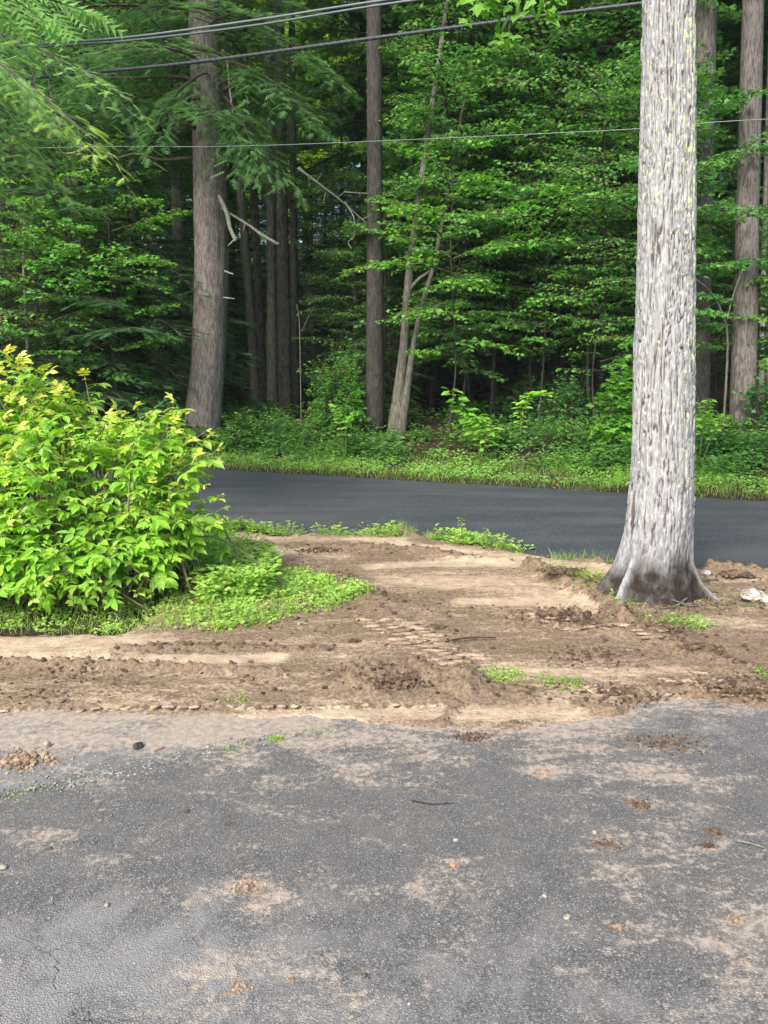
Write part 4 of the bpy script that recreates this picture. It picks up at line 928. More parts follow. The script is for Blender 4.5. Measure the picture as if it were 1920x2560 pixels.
# fern
b = P(1548, 1170, 13.6); b[2] = float(terrain(b[0], b[1])); r = empty('fern', b, label='single light green fern frond left of the roadside maple trunk', cat='fern')
for k, (dxx, dyy) in enumerate([(0, -.1), (.18, -.05), (-.2, 0), (.1, .15)]):
    a = Acc(); a.stamp(_frond(7, .028, .24), np.zeros((1, 3)), basis(np.array([[dxx, dyy, 1.0]]), np.array([[.1, -1.0, .1]])), .42 if k == 0 else .26, 0, 0.0); ob('frond', a.mesh('frond', M['bright']), r)

# ------------------------------------------------------------------ ground cover and grass (stuff)
def cover(name, label, cat, pts, kind, leaf, mat, seed, per=5, rad=.06, hgt=.06, tint=0.0, sz=None):
    rng = np.random.default_rng(seed); n = len(pts); p = np.repeat(pts, per, 0); az = rng.uniform(0, 6.28, n * per)
    s_ = np.repeat(sz if sz is not None else np.ones(n), per)
    el = rng.uniform(-.2, .6, n * per); dd = nrm(np.stack([np.cos(az), np.sin(az), el], -1))
    p = p + np.stack([np.cos(az) * rad, np.sin(az) * rad, 0 * az], -1) * (rng.random(n * per) * s_)[:, None] + np.outer(rng.random(n * per) * hgt * s_, [0, 0, 1])
    nn = nrm(np.stack([rng.normal(0, .4, n * per), rng.normal(-.25, .4, n * per), np.ones(n * per)], -1))
    a = Acc(); a.stamp({'ovate': OVATE, 'broad': BROAD, 'small': SMALL, 'maple': MAPLE}[kind], p, basis(dd, nn), leaf * s_ * rng.uniform(.6, 1.3, n * per), 0, tint * rng.random(n * per)**2)
    return tag(ob(name, a.mesh(name, mat)), label=label, cat=cat, kind='stuff')
def blades(name, label, pts, hgt, mat, seed, tint=0.0, lean=.35, w=1.0, cat='grass'):
    rng = np.random.default_rng(seed); n = len(pts); az = rng.uniform(0, 6.28, n)
    dd = nrm(np.stack([rng.normal(0, lean, n), rng.normal(0, lean, n), np.ones(n)], -1)); nn = np.stack([np.cos(az), np.sin(az), 0 * az], -1)
    B = basis(dd, nn); B[:, 0] *= w; a = Acc(); a.stamp(BLADE, pts, B, hgt * rng.uniform(.4, 1.3, n), 0, tint * rng.random(n)**2)
    return tag(ob(name, a.mesh(name, mat)), label=label, cat=cat, kind='stuff')
rng = np.random.default_rng(33)
def bank_points(n, s0, s1, bias=1.0):
    d = (FAR_B - FAR_A) / np.linalg.norm(FAR_B - FAR_A); nn = np.array([-d[1], d[0]])
    t = rng.uniform(-12, 15, n); s_ = s0 + (s1 - s0) * rng.random(n)**bias; q = FAR_A + np.outer(t, d) + np.outer(s_, nn); q[:, 0] += 0
    k = (np.abs(q[:, 0]) < .56 * q[:, 1] + 1.0); q = q[k]; s_ = s_[k]
    return np.column_stack([q, terrain(q[:, 0], q[:, 1])]), s_
p, s_ = bank_points(30000, -.04, 1.9, .95)
k = fbm(p[:, 0] * 2, p[:, 1] * 2, 0, 91) > -.15 + .1 * np.sin(p[:, 0] * 2.1); k = k | (s_ < .45); p = p[k]
blades('verge_grass', 'short green grass along the far edge of the road', p, .13, M['grass'], 34, .5)
p, s_ = bank_points(7000, .25, 2.4, .9); k = fbm(p[:, 0] * 1.6, p[:, 1] * 1.6, 0, 92) > -.05
cover('verge_weeds', 'low leafy weeds on the bank above the road edge', 'weeds', p[k], 'broad', .055, M['weed'], 35, 6, .10, .12, .3)
p, s_ = bank_points(6500, 1.3, 6.0, 1.2); cl = .5 + .5 * fbm(p[:, 0] * .9, p[:, 1] * .9, 0, 93); k = cl > .42
cover('bank_plants', 'leafy ground plants covering the bank under the trees', 'plants', p[k], 'ovate', .095, M['cover'], 36, 8, .18, .42, .25, (.35 + 1.1 * cl[k]**1.3 * 1.2))
p, s_ = bank_points(5200, 2.5, 9.0, 1.0); cl = .5 + .5 * fbm(p[:, 0] * .8, p[:, 1] * .8, 0, 94); k = cl > .52
cover('forest_herbs', 'dark leafy herbs on the shaded forest floor', 'plants', p[k], 'ovate', .09, M['shrub'], 37, 7, .2, .35, 0, (.6 + .6 * cl[k]))
n = 4500; p, s_ = bank_points(n, -.06, 8, 1.1); a = Acc(); a.stamp(SMALL, p + [0, 0, .012], rand_basis(rng, len(p), 1, .3), rng.uniform(.04, .09, len(p)), 0)
tag(ob('leaf_litter', a.mesh('leaf_litter', M['litter'])), label='brown fallen leaves and needles on the bank and road edge', cat='leaf litter', kind='stuff')

# strip of tall grass and weeds along the near road edge
NE = [(560, 1322, .10), (640, 1318, .12), (760, 1334, .09), (860, 1336, .11), (960, 1340, .10), (1140, 1352, .16), (1220, 1368, .15), (1300, 1378, .10), (1430, 1396, .05), (1560, 1408, .04), (1730, 1400, .03)]
pts = []
for (u, v, w), (u2, v2, w2) in zip(NE[:-1], NE[1:]):
    m = int((w + w2) * 2600); f = rng.random(m); c = np.outer(1 - f, G(u, v)[:2]) + np.outer(f, G(u2, v2)[:2])
    c = c + np.column_stack([rng.normal(0, .05, m), rng.normal(.02, .07, m)]); pts.append(c)
q = np.vstack(pts); k = fbm(q[:, 0] * 1.8, q[:, 1] * 1.8, 0, 95) > -.12; q = q[k]
P3 = np.column_stack([q, gz(q[:, 0], q[:, 1]) - .01])
blades('roadside_grass', 'bright tufts of grass between the bare soil and the road', P3, .12, M['weed'], 41, .4, .5)
cl = [(600, 1325, 70), (680, 1328, 25), (860, 1335, 30), (980, 1345, 15), (1155, 1350, 60), (1190, 1362, 60), (1260, 1372, 25), (1000, 1332, 12), (540, 1325, 60)]
q = np.vstack([G(u, v)[:2] + rng.normal(0, 1, (n, 2)) * [.16, .08] for u, v, n in cl])
cover('roadside_weeds', 'small leafy weeds among the grass tufts by the near road edge', 'weeds', np.column_stack([q, gz(q[:, 0], q[:, 1])]), 'ovate', .055, M['weed'], 42, 6, .05, .16, .3)
q = G(1650, 1515)[:2] + rng.normal(0, 1, (420, 2)) * [.55, .22]; a = Acc(); a.stamp(SMALL, np.column_stack([q, gz(q[:, 0], q[:, 1]) + .008]), rand_basis(rng, 420, 1, .5), rng.uniform(.012, .035, 420), 0)
tag(ob('bark_litter', a.mesh('bark_litter', M['litter'])), label='small dead leaves and bark flakes on the soil round the maple', cat='leaf litter', kind='stuff')
# three taller weed stalks
for i, (u, v, h, lab) in enumerate([(1150, 1362, .30, 'tallest thin weed stalk by the near road edge'), (1215, 1372, .22, 'thin weed stalk with side leaves beside the taller one'), (990, 1346, .15, 'short weed sprig on top of the soil ridge'), (600, 1330, .2, 'weed stalk next to the right flank of the bush')]):
    b = G(u, v); b[2] = gz(b[0], b[1]); leafy_sapling('weed', lab, b, [([b, b + [.02, 0, h * .5], b + [.0, 0, h]], 8)], .05, 8, 'ovate', 'weed', 50 + i, 'weed', 3)

# green patch at the foot of the bush
PATCHP = gp((300, 1380), (470, 1360), (560, 1372), (640, 1402), (760, 1428), (900, 1468), (958, 1495), (850, 1530), (720, 1558), (560, 1585), (300, 1582), (-200, 1580), (-200, 1450))
n = 60000; q = np.column_stack([rng.uniform(-4.2, .3, n), rng.uniform(5.7, 9.2, n)]); d_ = sdf(q[:, 0], q[:, 1], PATCHP) + .10 * fbm(q[:, 0] * 3, q[:, 1] * 3, 0, 96)
q = q[d_ > 0]; d_ = d_[d_ > 0]; z = gz(q[:, 0], q[:, 1])
P3 = np.column_stack([q, z]); mseed = rng.random(len(q))
edgef = sstep(0, .22, d_) * np.where(q[:, 0] < -1.35, .35, 1); k = (mseed < .40) & (rng.random(len(q)) < .35 + .65 * edgef); grassk = k & (fbm(q[:, 0] * 2.2, q[:, 1] * 2.2, 0, 97) > -.4)
blades('patch_grass', 'yellow green grass and weeds at the foot of the bush', P3[grassk], .10, M['weed'], 43, .6, .5)
cl_ = .5 + .5 * fbm(q[:, 0] * 1.3, q[:, 1] * 1.3, 0, 98)
k = (mseed > .40) & (mseed < .40 + .50 * cl_**1.5 * edgef)
cover('patch_weeds', 'low clover and leafy weeds spreading beside the bush', 'weeds', P3[k], 'broad', .034, M['weed'], 44, 5, .035, .055, .5, .6 + .8 * cl_[k])
up = (sdf(q[:, 0], q[:, 1], gp((490, 1370), (600, 1385), (680, 1430), (660, 1500), (520, 1520), (480, 1440))) > -.05) & (mseed > .90)
cover('patch_tall_weeds', 'taller leafy weeds between the bush and the upper soil track', 'weeds', P3[up], 'ovate', .06, M['weed'], 45, 12, .06, .26, .25)
# tufts round the maple and on the soil
TU = [(1440, 1448, 150, .14, .10, 'yellow green grass tuft left of the maple root', .7), (1510, 1490, 130, .15, .06, 'small weeds along the soil ridge left of the trunk', .4), (1560, 1525, 90, .12, .05, 'small weeds below the left root', .4), (1715, 1570, 110, .13, .08, 'grass tuft on the soil in front of the trunk', .3),
      (1620, 1555, 50, .15, .03, 'sparse sprigs of grass before the trunk', .3), (1830, 1510, 90, .25, .05, 'sparse grass by the pale stone', .3), (1270, 1700, 110, .10, .05, 'flattened green weed patch on the churned soil', .1), (1410, 1715, 90, .09, .05, 'small weed patch right of the flattened one', .2),
      (1910, 1700, 50, .06, .04, 'green sprigs at the right edge of the soil', .1), (690, 1848, 60, .02, .02, 'tiny tuft on the driveway edge', .3), (585, 1872, 50, .05, .012, 'yellow green moss on the driveway edge', .5), (590, 1758, 30, .05, .03, 'few sprigs in the brown soil at left', .1),
      (1060, 1490, 24, .1, .03, 'few sprigs on the compacted track', .1), (300, 1925, 20, .05, .010, 'green sprigs among the gravel', .2), (40, 1985, 26, .06, .012, 'green sprigs at the left end of the gravel edge', .3), (810, 1822, 40, .06, .02, 'green sprigs on the soil edge', .1), (160, 1955, 18, .06, .010, 'green sprigs in the pale gravel heap', .2),
      (1765, 1430, 30, .05, .04, 'sprigs right behind the trunk', .2)]
for i, (u, v, m, rad, h, lab, ti) in enumerate(TU):
    c = G(u, v)[:2]; q = c + rng.normal(0, 1, (m, 2)) * [rad, rad * .7]; P3 = np.column_stack([q, gz(q[:, 0], q[:, 1])])
    r = empty('grass_tuft' if h > .03 else 'weed_tuft', (c[0], c[1], float(gz(c[0], c[1]))), label=lab, cat='grass')
    a = Acc(); az = rng.uniform(0, 6.28, m); dd = nrm(np.stack([rng.normal(0, .6, m), rng.normal(0, .6, m), np.ones(m)], -1)); a.stamp(BLADE, P3 - np.array(r.location), basis(dd, np.stack([np.cos(az), np.sin(az), 0 * az], -1)), h * 1.4 * rng.uniform(.5, 1.3, m), 0, ti * rng.random(m))
    m2 = m; dd = nrm(np.stack([rng.normal(0, 1, m2), rng.normal(0, 1, m2), rng.uniform(-.1, .6, m2)], -1)); q2 = P3 + np.outer(rng.random(m2) * h * .6, [0, 0, 1]) - np.array(r.location)
    a.stamp(BROAD, q2, basis(dd, np.stack([rng.normal(0, .3, m2), rng.normal(0, .3, m2), np.ones(m2)], -1)), (.012 + .25 * h) * rng.uniform(.6, 1.2, m2), 0, ti * rng.random(m2))
    f = ob('foliage', a.mesh('foliage', M['weed']), r); f['kind'] = 'stuff'

# ------------------------------------------------------------------ the roadside maple trunk
MB = G(1648, 1494); my = MB[1]; mz = float(gz(MB[0], my)) - .04
def hero_trunk():
    prof = [(-420, 1640, 118 * .9), (-200, 1668, 116), (0, 1672, 122), (320, 1668, 130), (640, 1665, 136), (900, 1660, 146), (1100, 1657, 152), (1200, 1655.5, 155), (1330, 1646, 168), (1400, 1634, 186), (1450, 1628, 214), (1490, 1632, 232), (1520, 1634, 250)]
    zz, cx, rr = [], [], []
    for v, u, w in prof:
        p = P(u, v, my); dep = p[1] * CP - (p[2] - CAM_H) * SP; zz.append(p[2]); cx.append(p[0] - MB[0]); rr.append(w * dep / F / 2)
    zz, cx, rr = map(np.array, (zz[::-1], cx[::-1], rr[::-1]))
    zb = mz; zt = 7.4
    zs = np.concatenate([np.arange(zb, 5.3, .0105), np.arange(5.3, zt, .05)]); nth = 208; th = np.arange(nth) / nth * 2 * np.pi
    Z, TH = np.meshgrid(zs, th, indexing='ij'); C = np.interp(Z, zz, cx); Rr = np.interp(Z, zz, rr)
    hgt = Z - zb; fl = np.exp(-hgt / .16)
    roots = [(math.pi * 1.02, .62, .17), (math.pi * 1.21, .62, .10), (math.pi * 1.92, .62, .10), (math.pi * 1.60, .05, .2), (.35, .2, .3), (1.4, .25, .3), (2.4, .3, .3)]
    ex = 0
    for a0, amp, w in roots:
        d = np.angle(np.exp(1j * (TH - a0))); ex = ex + amp * np.exp(-(d / w)**2)
    Rr = Rr * .94 + fl * ex * .34 + .05 * np.exp(-hgt / .5) * ex
    Rr = Rr * (1 + .035 * np.sin(TH * 2 + Z * .6) + .025 * fbm(np.cos(TH) * 1.4, np.sin(TH) * 1.4, Z * .7, 5, 3))
    # bark plates, long and overlapping
    ncell = 44; wob = 1.5 * fbm(np.cos(TH) * 3, np.sin(TH) * 3, Z * 1.1, 8, 4)
    f1, f2, cid = worley(TH / (2 * np.pi) * ncell + wob, Z * 1.55 + 2.0 * vnoise(np.cos(TH) * 5, np.sin(TH) * 5, Z * 1.5, 14), 3, ncell)
    f1b, f2b, cidb = worley(TH / (2 * np.pi) * 96 + wob * 2.2, Z * 6.5 + .8 * vnoise(np.cos(TH) * 9, np.sin(TH) * 9, Z * 4, 15), 9, 96)
    e = sstep(.01, .19, f2 - f1); eb = sstep(.0, .22, f2b - f1b)
    smooth_ = sstep(.75, .25, hgt) * .75
    plate = (.017 * e * (.5 + .8 * cid) + .007 * eb + .005 * fbm(np.cos(TH) * 14, np.sin(TH) * 14, Z * 5, 10, 3)) * (1 - smooth_) + smooth_ * .012 * fbm(np.cos(TH) * 9, np.sin(TH) * 9, Z * 2.0, 12, 3)
    Rr = Rr + plate - .012
    V = np.stack([C + Rr * np.cos(TH), Rr * np.sin(TH), Z - mz], -1)
    n = len(zs); i, j = np.meshgrid(np.arange(n - 1), np.arange(nth), indexing='ij'); j2 = (j + 1) % nth
    q = np.stack([i * nth + j, i * nth + j2, (i + 1) * nth + j2, (i + 1) * nth + j], -1).reshape(-1, 4)
    a = Acc(); tint = np.clip(e * (.6 + .4 * eb), 0, 1) * (1 - smooth_) + smooth_ * .8
    a.add(V.reshape(-1, 3), q.ravel(), np.full(len(q), 4), 0, tint.ravel()); me = a.mesh('trunk', M['maple_bark'], True)
    front = -np.sin(TH); right = np.cos(TH)
    dirt = np.clip(2.0 * np.exp(-(hgt / (.33 + .12 * fbm(np.cos(TH) * 3, np.sin(TH) * 3, Z * .8, 51)))**2) * (.75 + .6 * front), 0, 1) * np.clip(1 - 1.0 * np.exp(-(np.angle(np.exp(1j * (TH - math.pi * 1.21))) / .07)**2) - 1.0 * np.exp(-(np.angle(np.exp(1j * (TH - math.pi * 1.92))) / .06)**2), 0, 1)
    dirt = np.clip(dirt + .42 * sstep(1.0, .25, hgt) * sstep(.0, .6, right + .45 * front) * (.6 + .6 * fbm(np.cos(TH) * 4, np.sin(TH) * 4, Z * 1.2, 52)), 0, 1)
    lich = np.clip(sstep(.3, 1.3, hgt) * (.35 + .25 * sstep(-.15, .7, right)) + .12 * sstep(2.5, 3.8, hgt), 0, 1.1)
    for nm, vv in (('dirt', dirt), ('lichen', lich)): me.attributes.new(nm, 'FLOAT', 'POINT').data.foreach_set('value', vv.astype(np.float32).ravel())
    return me
root = empty('maple_tree', (MB[0], my, mz), label='large pale grey maple trunk with furrowed lichened bark and flared roots on the soil', cat='tree')
ob('trunk', hero_trunk(), root)
limb(root, [np.array([.0 + .14, -.28, .10]), np.array([-.02, -.46, .085]), np.array([-.18, -.5, .07])], .012, .006, M['bark_grey'], name='root')
limb(root, [np.array([-.05, -.34, .11]), np.array([.10, -.46, .085]), np.array([.24, -.42, .08])], .010, .005, M['bark_grey'], name='root')
# its crown overhead (out of view) with boughs that reach down into the top of the picture
rng = np.random.default_rng(321); a = Acc(); 
for k in range(26):
    ga = k * 2.4; z = 7.0 + rng.uniform(0, 3.2); L = rng.uniform(1.2, 2.2)
    bough(a, np.array([-.1, 0, min(z, 7.3)]), (math.cos(ga), abs(math.sin(ga)) * .9 + .1, rng.uniform(.7, 1.4)), L * 1.5, rng, 'maple', .13, .45, .1, .1, 1, 0)
ob('crown', a.mesh('crown', ML), root)

# hanging spray of maple leaves at the top of the picture
LEAFV = []
for i in range(3):
    a = Acc(); a.add(*MAPLE[:1], *MAPLE[1:], 0, 0.0) if False else a.stamp(MAPLE, np.zeros((1, 3)), np.eye(3)[None], .15 + .02 * i, 0, .25 * i); LEAFV.append(a.mesh('leaf', M['maple_lit']))
def leaf_obj(parent, pos, d, n_, k, sc_=1.0, pool=None):
    o = ob('leaf', (pool or LEAFV)[k % len(pool or LEAFV)], parent); B = basis(np.array(d, float)[None], np.array(n_, float)[None])[0]
    from mathutils import Matrix
    m = Matrix(((B[0][0], B[1][0], B[2][0], pos[0]), (B[0][1], B[1][1], B[2][1], pos[1]), (B[0][2], B[1][2], B[2][2], pos[2]), (0, 0, 0, 1)))
    o.matrix_local = m @ Matrix.Diagonal((sc_, sc_, sc_, 1)); return o
off = P(1250, -180, 8.6)
root = empty('maple_bough', off, label='bright maple bough hanging down at the top of the picture behind the cable', cat='branch')
rng = np.random.default_rng(99)
for pts, nl in [([(1250, -180), (1235, -60), (1225, -20), (1215, 10)], 16), ([(1250, -180), (1350, -90), (1395, -30), (1400, 10)], 12), ([(1250, -180), (1220, -60), (1200, -10), (1185, 30)], 13), ([(1250, -180), (1265, -20), (1275, 60), (1265, 105)], 15), ([(1250, -180), (1330, -60), (1365, -10), (1360, 30)], 13), ([(1250, -180), (1290, -60), (1325, 0), (1335, 20)], 8)]:
    c = curve([P(u, v, 8.6 - .1 * i) - off for i, (u, v) in enumerate(pts)], 12); a = Acc(); tube(a, c, np.linspace(.008, .003, 12), 5, 0); ob('twig', a.mesh('twig', M['twig']), root)
    for k in range(nl):
        t = .35 + .65 * k / (nl - 1); q = np.array([np.interp(t, np.linspace(0, 1, 12), c[:, i]) for i in range(3)]) + rng.normal(0, .045, 3)
        az = rng.uniform(0, 6.28); leaf_obj(root, q, (math.cos(az), math.sin(az) * .6, rng.uniform(-1.0, -.1)), (rng.normal(0, .4), -.7, .9), k, rng.uniform(.75, 1.15))

# ------------------------------------------------------------------ near hemlock boughs at the upper left
off = np.array([-6.2, 9.4, -.1])
root = empty('hemlock_tree', off, label='near hemlock whose pale drooping boughs enter the picture at upper left', cat='tree')
ob('trunk', trunk_mesh([(0, 0, 0), (0, 0, 5), (.1, 0, 10), (.1, 0, 14)], [.24, .2, .14, .05], M['bark_hem'], 18, 40, 5, .06), root)
a = Acc(); rng = np.random.default_rng(500)
for (u0, v0, y0), (u1, v1, y1), dn, ti in [((-500, -100, 9.4), (110, 300, 8.6), 1.1, .15), ((-500, 0, 9.4), (262, 375, 8.3), .8, .8), ((-500, 50, 9.4), (305, 235, 9.0), .7, .25), ((-500, -300, 9.4), (50, 60, 8.8), 1.1, .15), ((-500, 100, 9.4), (170, 330, 9.0), 1.0, .3),
                                           ((-500, -200, 9.4), (50, 170, 8.4), 1.2, .1), ((-500, 200, 9.4), (100, 420, 9.4), 1.0, .5), ((-500, -100, 9.4), (60, 240, 9.0), 1.2, .1), ((-500, -400, 9.4), (60, -60, 8.4), 1.2, .1), ((-500, -350, 9.6), (90, -40, 10), .8, .1), ((-500, 300, 9.6), (30, 520, 10.5), .9, .3), ((-500, 50, 9.6), (20, 330, 9.2), 1.2, .2), ((-500, -250, 9.6), (60, 90, 9.6), 1.1, .1), ((-500, -150, 9.6), (60, 160, 9.8), 1.1, .1), ((-500, 50, 9.6), (140, 270, 9.8), 1.1, .2), ((-500, -450, 9.6), (60, 0, 9.4), 1.1, .1), ((-500, 100, 9.8), (80, 380, 10.4), 1.1, .3), ((-500, -50, 9.0), (40, 200, 8.0), 1.0, .1)]:
    y1 = 13.4 if v1 < 180 else y1; A_, B_ = P(u0, v0, y0) - off, P(u1, v1, y1) - off; A_ = np.array([0, 0, A_[2]]); L = np.linalg.norm(B_ - A_)
    t0 = max(0.0, 1 - 3.4 / L); tube(a, [A_, A_ * (1 - t0) + B_ * t0], [.035, .02], 5, 1, cap=False); lacy(a, A_ * (1 - t0) + B_ * t0, B_, L * (1 - t0), rng, 1.5, .15, ti)
for k in range(14):
    ga = k * 2.4; z = 6.5 + k * .5
    bough(a, np.array([0, 0, z]), (math.cos(ga), math.sin(ga), -.02), 2.4 * (1 - k / 16) + .5, rng, 'hemlock', .42, .8, .05, .2, 1, 0, tint=.1)
ob('crown', a.mesh('crown', [M['hemlock_lit'], M['bark_grey']]), root)

# ------------------------------------------------------------------ the bush
def compound(rng, nl=5):
    a = Acc(); L = 1.0; tube(a, [(0, 0, 0), (0, .5, .03), (0, .72, 0)], [.02, .014, .008], 3, 1, cap=False)
    pos, dd = [], []
    spots = [(.72, 0, 0)] + [(.62 - .26 * (k // 2), 1 if k % 2 else -1, 1) for k in range(nl - 1)]
    for y, s_, _ in spots:
        pos.append((0, y, .02)); dd.append((s_ * rng.uniform(.8, 1.1), 1.0 if s_ == 0 else rng.uniform(.25, .6), rng.uniform(-.45, -.1)))
    n = len(pos); nn = np.stack([rng.normal(0, .22, n), rng.normal(0, .22, n), np.ones(n)], -1)
    sz = np.array([.62] + [.52 - .05 * (k // 2) for k in range(nl - 1)]) * rng.uniform(.9, 1.1, n)
    a.stamp(OVATE_FINE, np.array(pos), basis(np.array(dd), nn), sz, 0, 0.0)
    return np.concatenate(a.V), np.concatenate(a.L), np.concatenate(a.S), np.concatenate(a.M)
OVATE_FINE = proto([(0, 0, 0), (.13, .12, .03), (.24, .32, .06), (.25, .5, .06), (.16, .75, .02), (0, 1, -.12), (-.16, .75, .02), (-.25, .5, .06), (-.24, .32, .06), (-.13, .12, .03), (0, .3, -.0), (0, .62, -.02)],
                   [(0, 1, 2, 10), (10, 2, 3, 11), (11, 3, 4), (11, 4, 5), (0, 10, 8, 9), (10, 11, 7, 8), (11, 6, 7), (11, 5, 6)])
rng = np.random.default_rng(808)
CL = [compound(rng, [5, 3, 5, 3, 5, 3][i]) for i in range(6)]
bx, by = X(150, 7.0), 7.1
bushroot = empty('bush', (bx, by, 0), label='big bright yellow green bush of oval pointed leaflets at the left edge', cat='bush')
boff = np.array([bx, by, 0])
ELL = [(-20, 1180, 7.4, 1.15, 1.0, .95), (180, 1230, 7.0, .95, .9, .78), (360, 1230, 6.9, .56, .65, .72), (60, 1420, 6.5, 1.0, .5, .55), (280, 1450, 6.5, .55, .45, .45), (180, 1440, 6.4, .7, .4, .45), (-100, 1450, 6.4, .6, .4, .45), (-300, 1150, 7.4, 1.2, 1.1, 1.15), (60, 1080, 7.8, .8, .7, .72), (430, 1330, 6.9, .26, .5, .5)]
stems_pts = []
for u, v, y, rx, ry, rz_ in ELL:
    c = P(u, v, y); n = int(35 * (rx * rz_)**.9 + 19)
    for k in range(n):
        while True:
            d = nrm(rng.normal(0, 1, 3)); 
            if d[2] > -.6 and (d[1] < .45 or rng.random() < .25): break
        stems_pts.append((c + d * np.array([rx, ry, rz_]) * rng.uniform(.55, 1.18), d))
SHOOT = [(40, 905, 7.4), (90, 935, 7.3), (20, 960, 7.2), (150, 985, 7.2), (180, 975, 7.4), (345, 1030, 6.9), (325, 1045, 7.0), (435, 1008, 6.9), (465, 1040, 6.8), (420, 1060, 6.8), (520, 1105, 6.8), (545, 1125, 6.7), (545, 1245, 6.7), (535, 1175, 6.8), (505, 1085, 6.9), (540, 1280, 6.8), (250, 1040, 7.0), (30, 890, 7.4), (60, 920, 7.3), (110, 950, 7.3), (445, 1015, 6.9), (300, 1050, 7.0), (370, 1060, 6.9), (80, 1000, 7.2), (530, 1320, 6.6), (0, 1000, 7.0), (500, 1220, 6.6), (480, 1120, 6.6)]
for s_ in SHOOT: stems_pts.append((P(*s_), nrm(np.array([(s_[0] - 250) / 700, -.1, .9]))))
wood = Acc(); recs = []
for tip, d in stems_pts:
    b = np.array([rng.normal(0, .45) + X(200, 7.1) + .35 * (tip[0] - bx), by + rng.normal(-.1, .22), -.02]); m = b * .45 + tip * .55 + np.array([0, 0, .28])
    c = curve([b, m, tip], 12); tube(wood, c - boff, np.linspace(.011, .0035, 12), 4, 0, cap=False)
    seg = np.linalg.norm(np.diff(c, axis=0), axis=1).sum(); nl = rng.integers(8, 12); t0 = max(.3, 1 - .75 / seg)
    for k in range(nl):
        t = t0 + (1 - t0) * (k + .5) / nl if k < nl - 1 else 1.0
        q = np.array([np.interp(t, np.linspace(0, 1, 12), c[:, i]) for i in range(3)]); young = sstep(.86, 1.0, t)
        az = rng.uniform(0, 6.28); dd = np.array([math.cos(az), math.sin(az), 0]) * (1 - .3 * young) + d * np.array([.8, .8, .3]) * .8 + np.array([0, 0, rng.uniform(-.35, .25) + .5 * young])
        recs.append((q, nrm(dd), nrm(np.array([rng.normal(0, .35), rng.normal(-.2, .35), 1.0])), (.19 - .06 * young) * rng.uniform(.5, 1.2), rng.integers(6), float(young) * (.45 + .55 * (tip[2] > .8)) * rng.uniform(.5, 1) + (.12 * rng.random())))
    if rng.random() < .4:   # flower heads and dry bracts at the tip
        pass
ob('stems', wood.mesh('stems', M['stem']), bushroot)
# leaves nearest the camera and in view become parts, the rest one mass
def score(q):
    dv = q - np.array([0, 0, CAM_H]); dep = dv[1] * CP - dv[2] * SP; u = CU + dv[0] / dep * F
    return dep + (5 if u < 10 or u > 1900 else 0)
order = np.argsort([score(r[0]) for r in recs]); near_set = set(order[:296].tolist())
fol = Acc(); pool = {}
for i, (q, dd, nn, s_, k, ti) in enumerate(recs):
    V, Lp, Sz, Mi = CL[k]
    if i in near_set:
        tb = min(3, int(ti * 4)); key = (k, tb)
        if key not in pool:
            a = Acc(); a.add(V, Lp, Sz, 0, tb / 4 + .05); me = a.mesh('leaf', [M['bush'], M['stem']]); me.polygons.foreach_set('material_index', Mi); pool[key] = me
        leaf_obj(bushroot, q - boff, dd, nn, 0, s_, [pool[key]])
    else:
        B = basis(dd[None], nn[None])[0]; fol.add(V @ B * s_ + (q - boff), Lp, Sz, 0, ti)
f = ob('foliage', fol.mesh('foliage', [M['bush']]), bushroot); f['kind'] = 'stuff'

# ------------------------------------------------------------------ overhead cables
def cable(label, pts, rad, mat, sag=.0, lash=False):
    p = [P(*q) for q in pts]; A_, B_ = p[0], p[-1]; e0 = A_ + (A_ - B_) * .6; e1 = B_ + (B_ - A_) * .5
    c = curve([e0] + p + [e1], 60); c0 = c[30].copy()
    r = empty('overhead_cable', c0, label=label, cat='cable'); a = Acc(); tube(a, c - c0, rad, 8, 0); ob('cable', a.mesh('cable', mat, True), r)
    if lash:
        cc = curve([e0] + p + [e1], 900); T = np.arange(900) * 1.1; off_ = np.stack([0 * T, np.cos(T), np.sin(T)], -1) * (rad + .003); a = Acc(); tube(a, cc - c0 + off_, .0035, 3, 0, cap=False); ob('lashing_wire', a.mesh('lashing_wire', M['cable']), r)
    return r
cable('thick lashed telephone cable, lowest of the three heavy cables, passing behind the trunk', [(0, 203, 12.4), (450, 160, 11.2), (960, 92, 9.8), (1610, 8, 8.4)], .022, M['cable_dark'], lash=True)
cable('highest cable crossing the upper left of the picture', [(40, 117, 12.4), (330, 92, 11.6), (640, 50, 10.8), (1000, -5, 9.9)], .015, M['cable'])
cable('second cable running just below the highest one', [(40, 124, 12.5), (330, 101, 11.7), (640, 63, 10.9), (1010, 4, 10.0)], .014, M['cable'])
cable('thin single wire over the far side of the road', [(130, 369, 18.0), (560, 366, 16.7), (960, 352, 15.6), (1600, 322, 13.8), (1920, 298, 13.0)], .007, M['cable'])

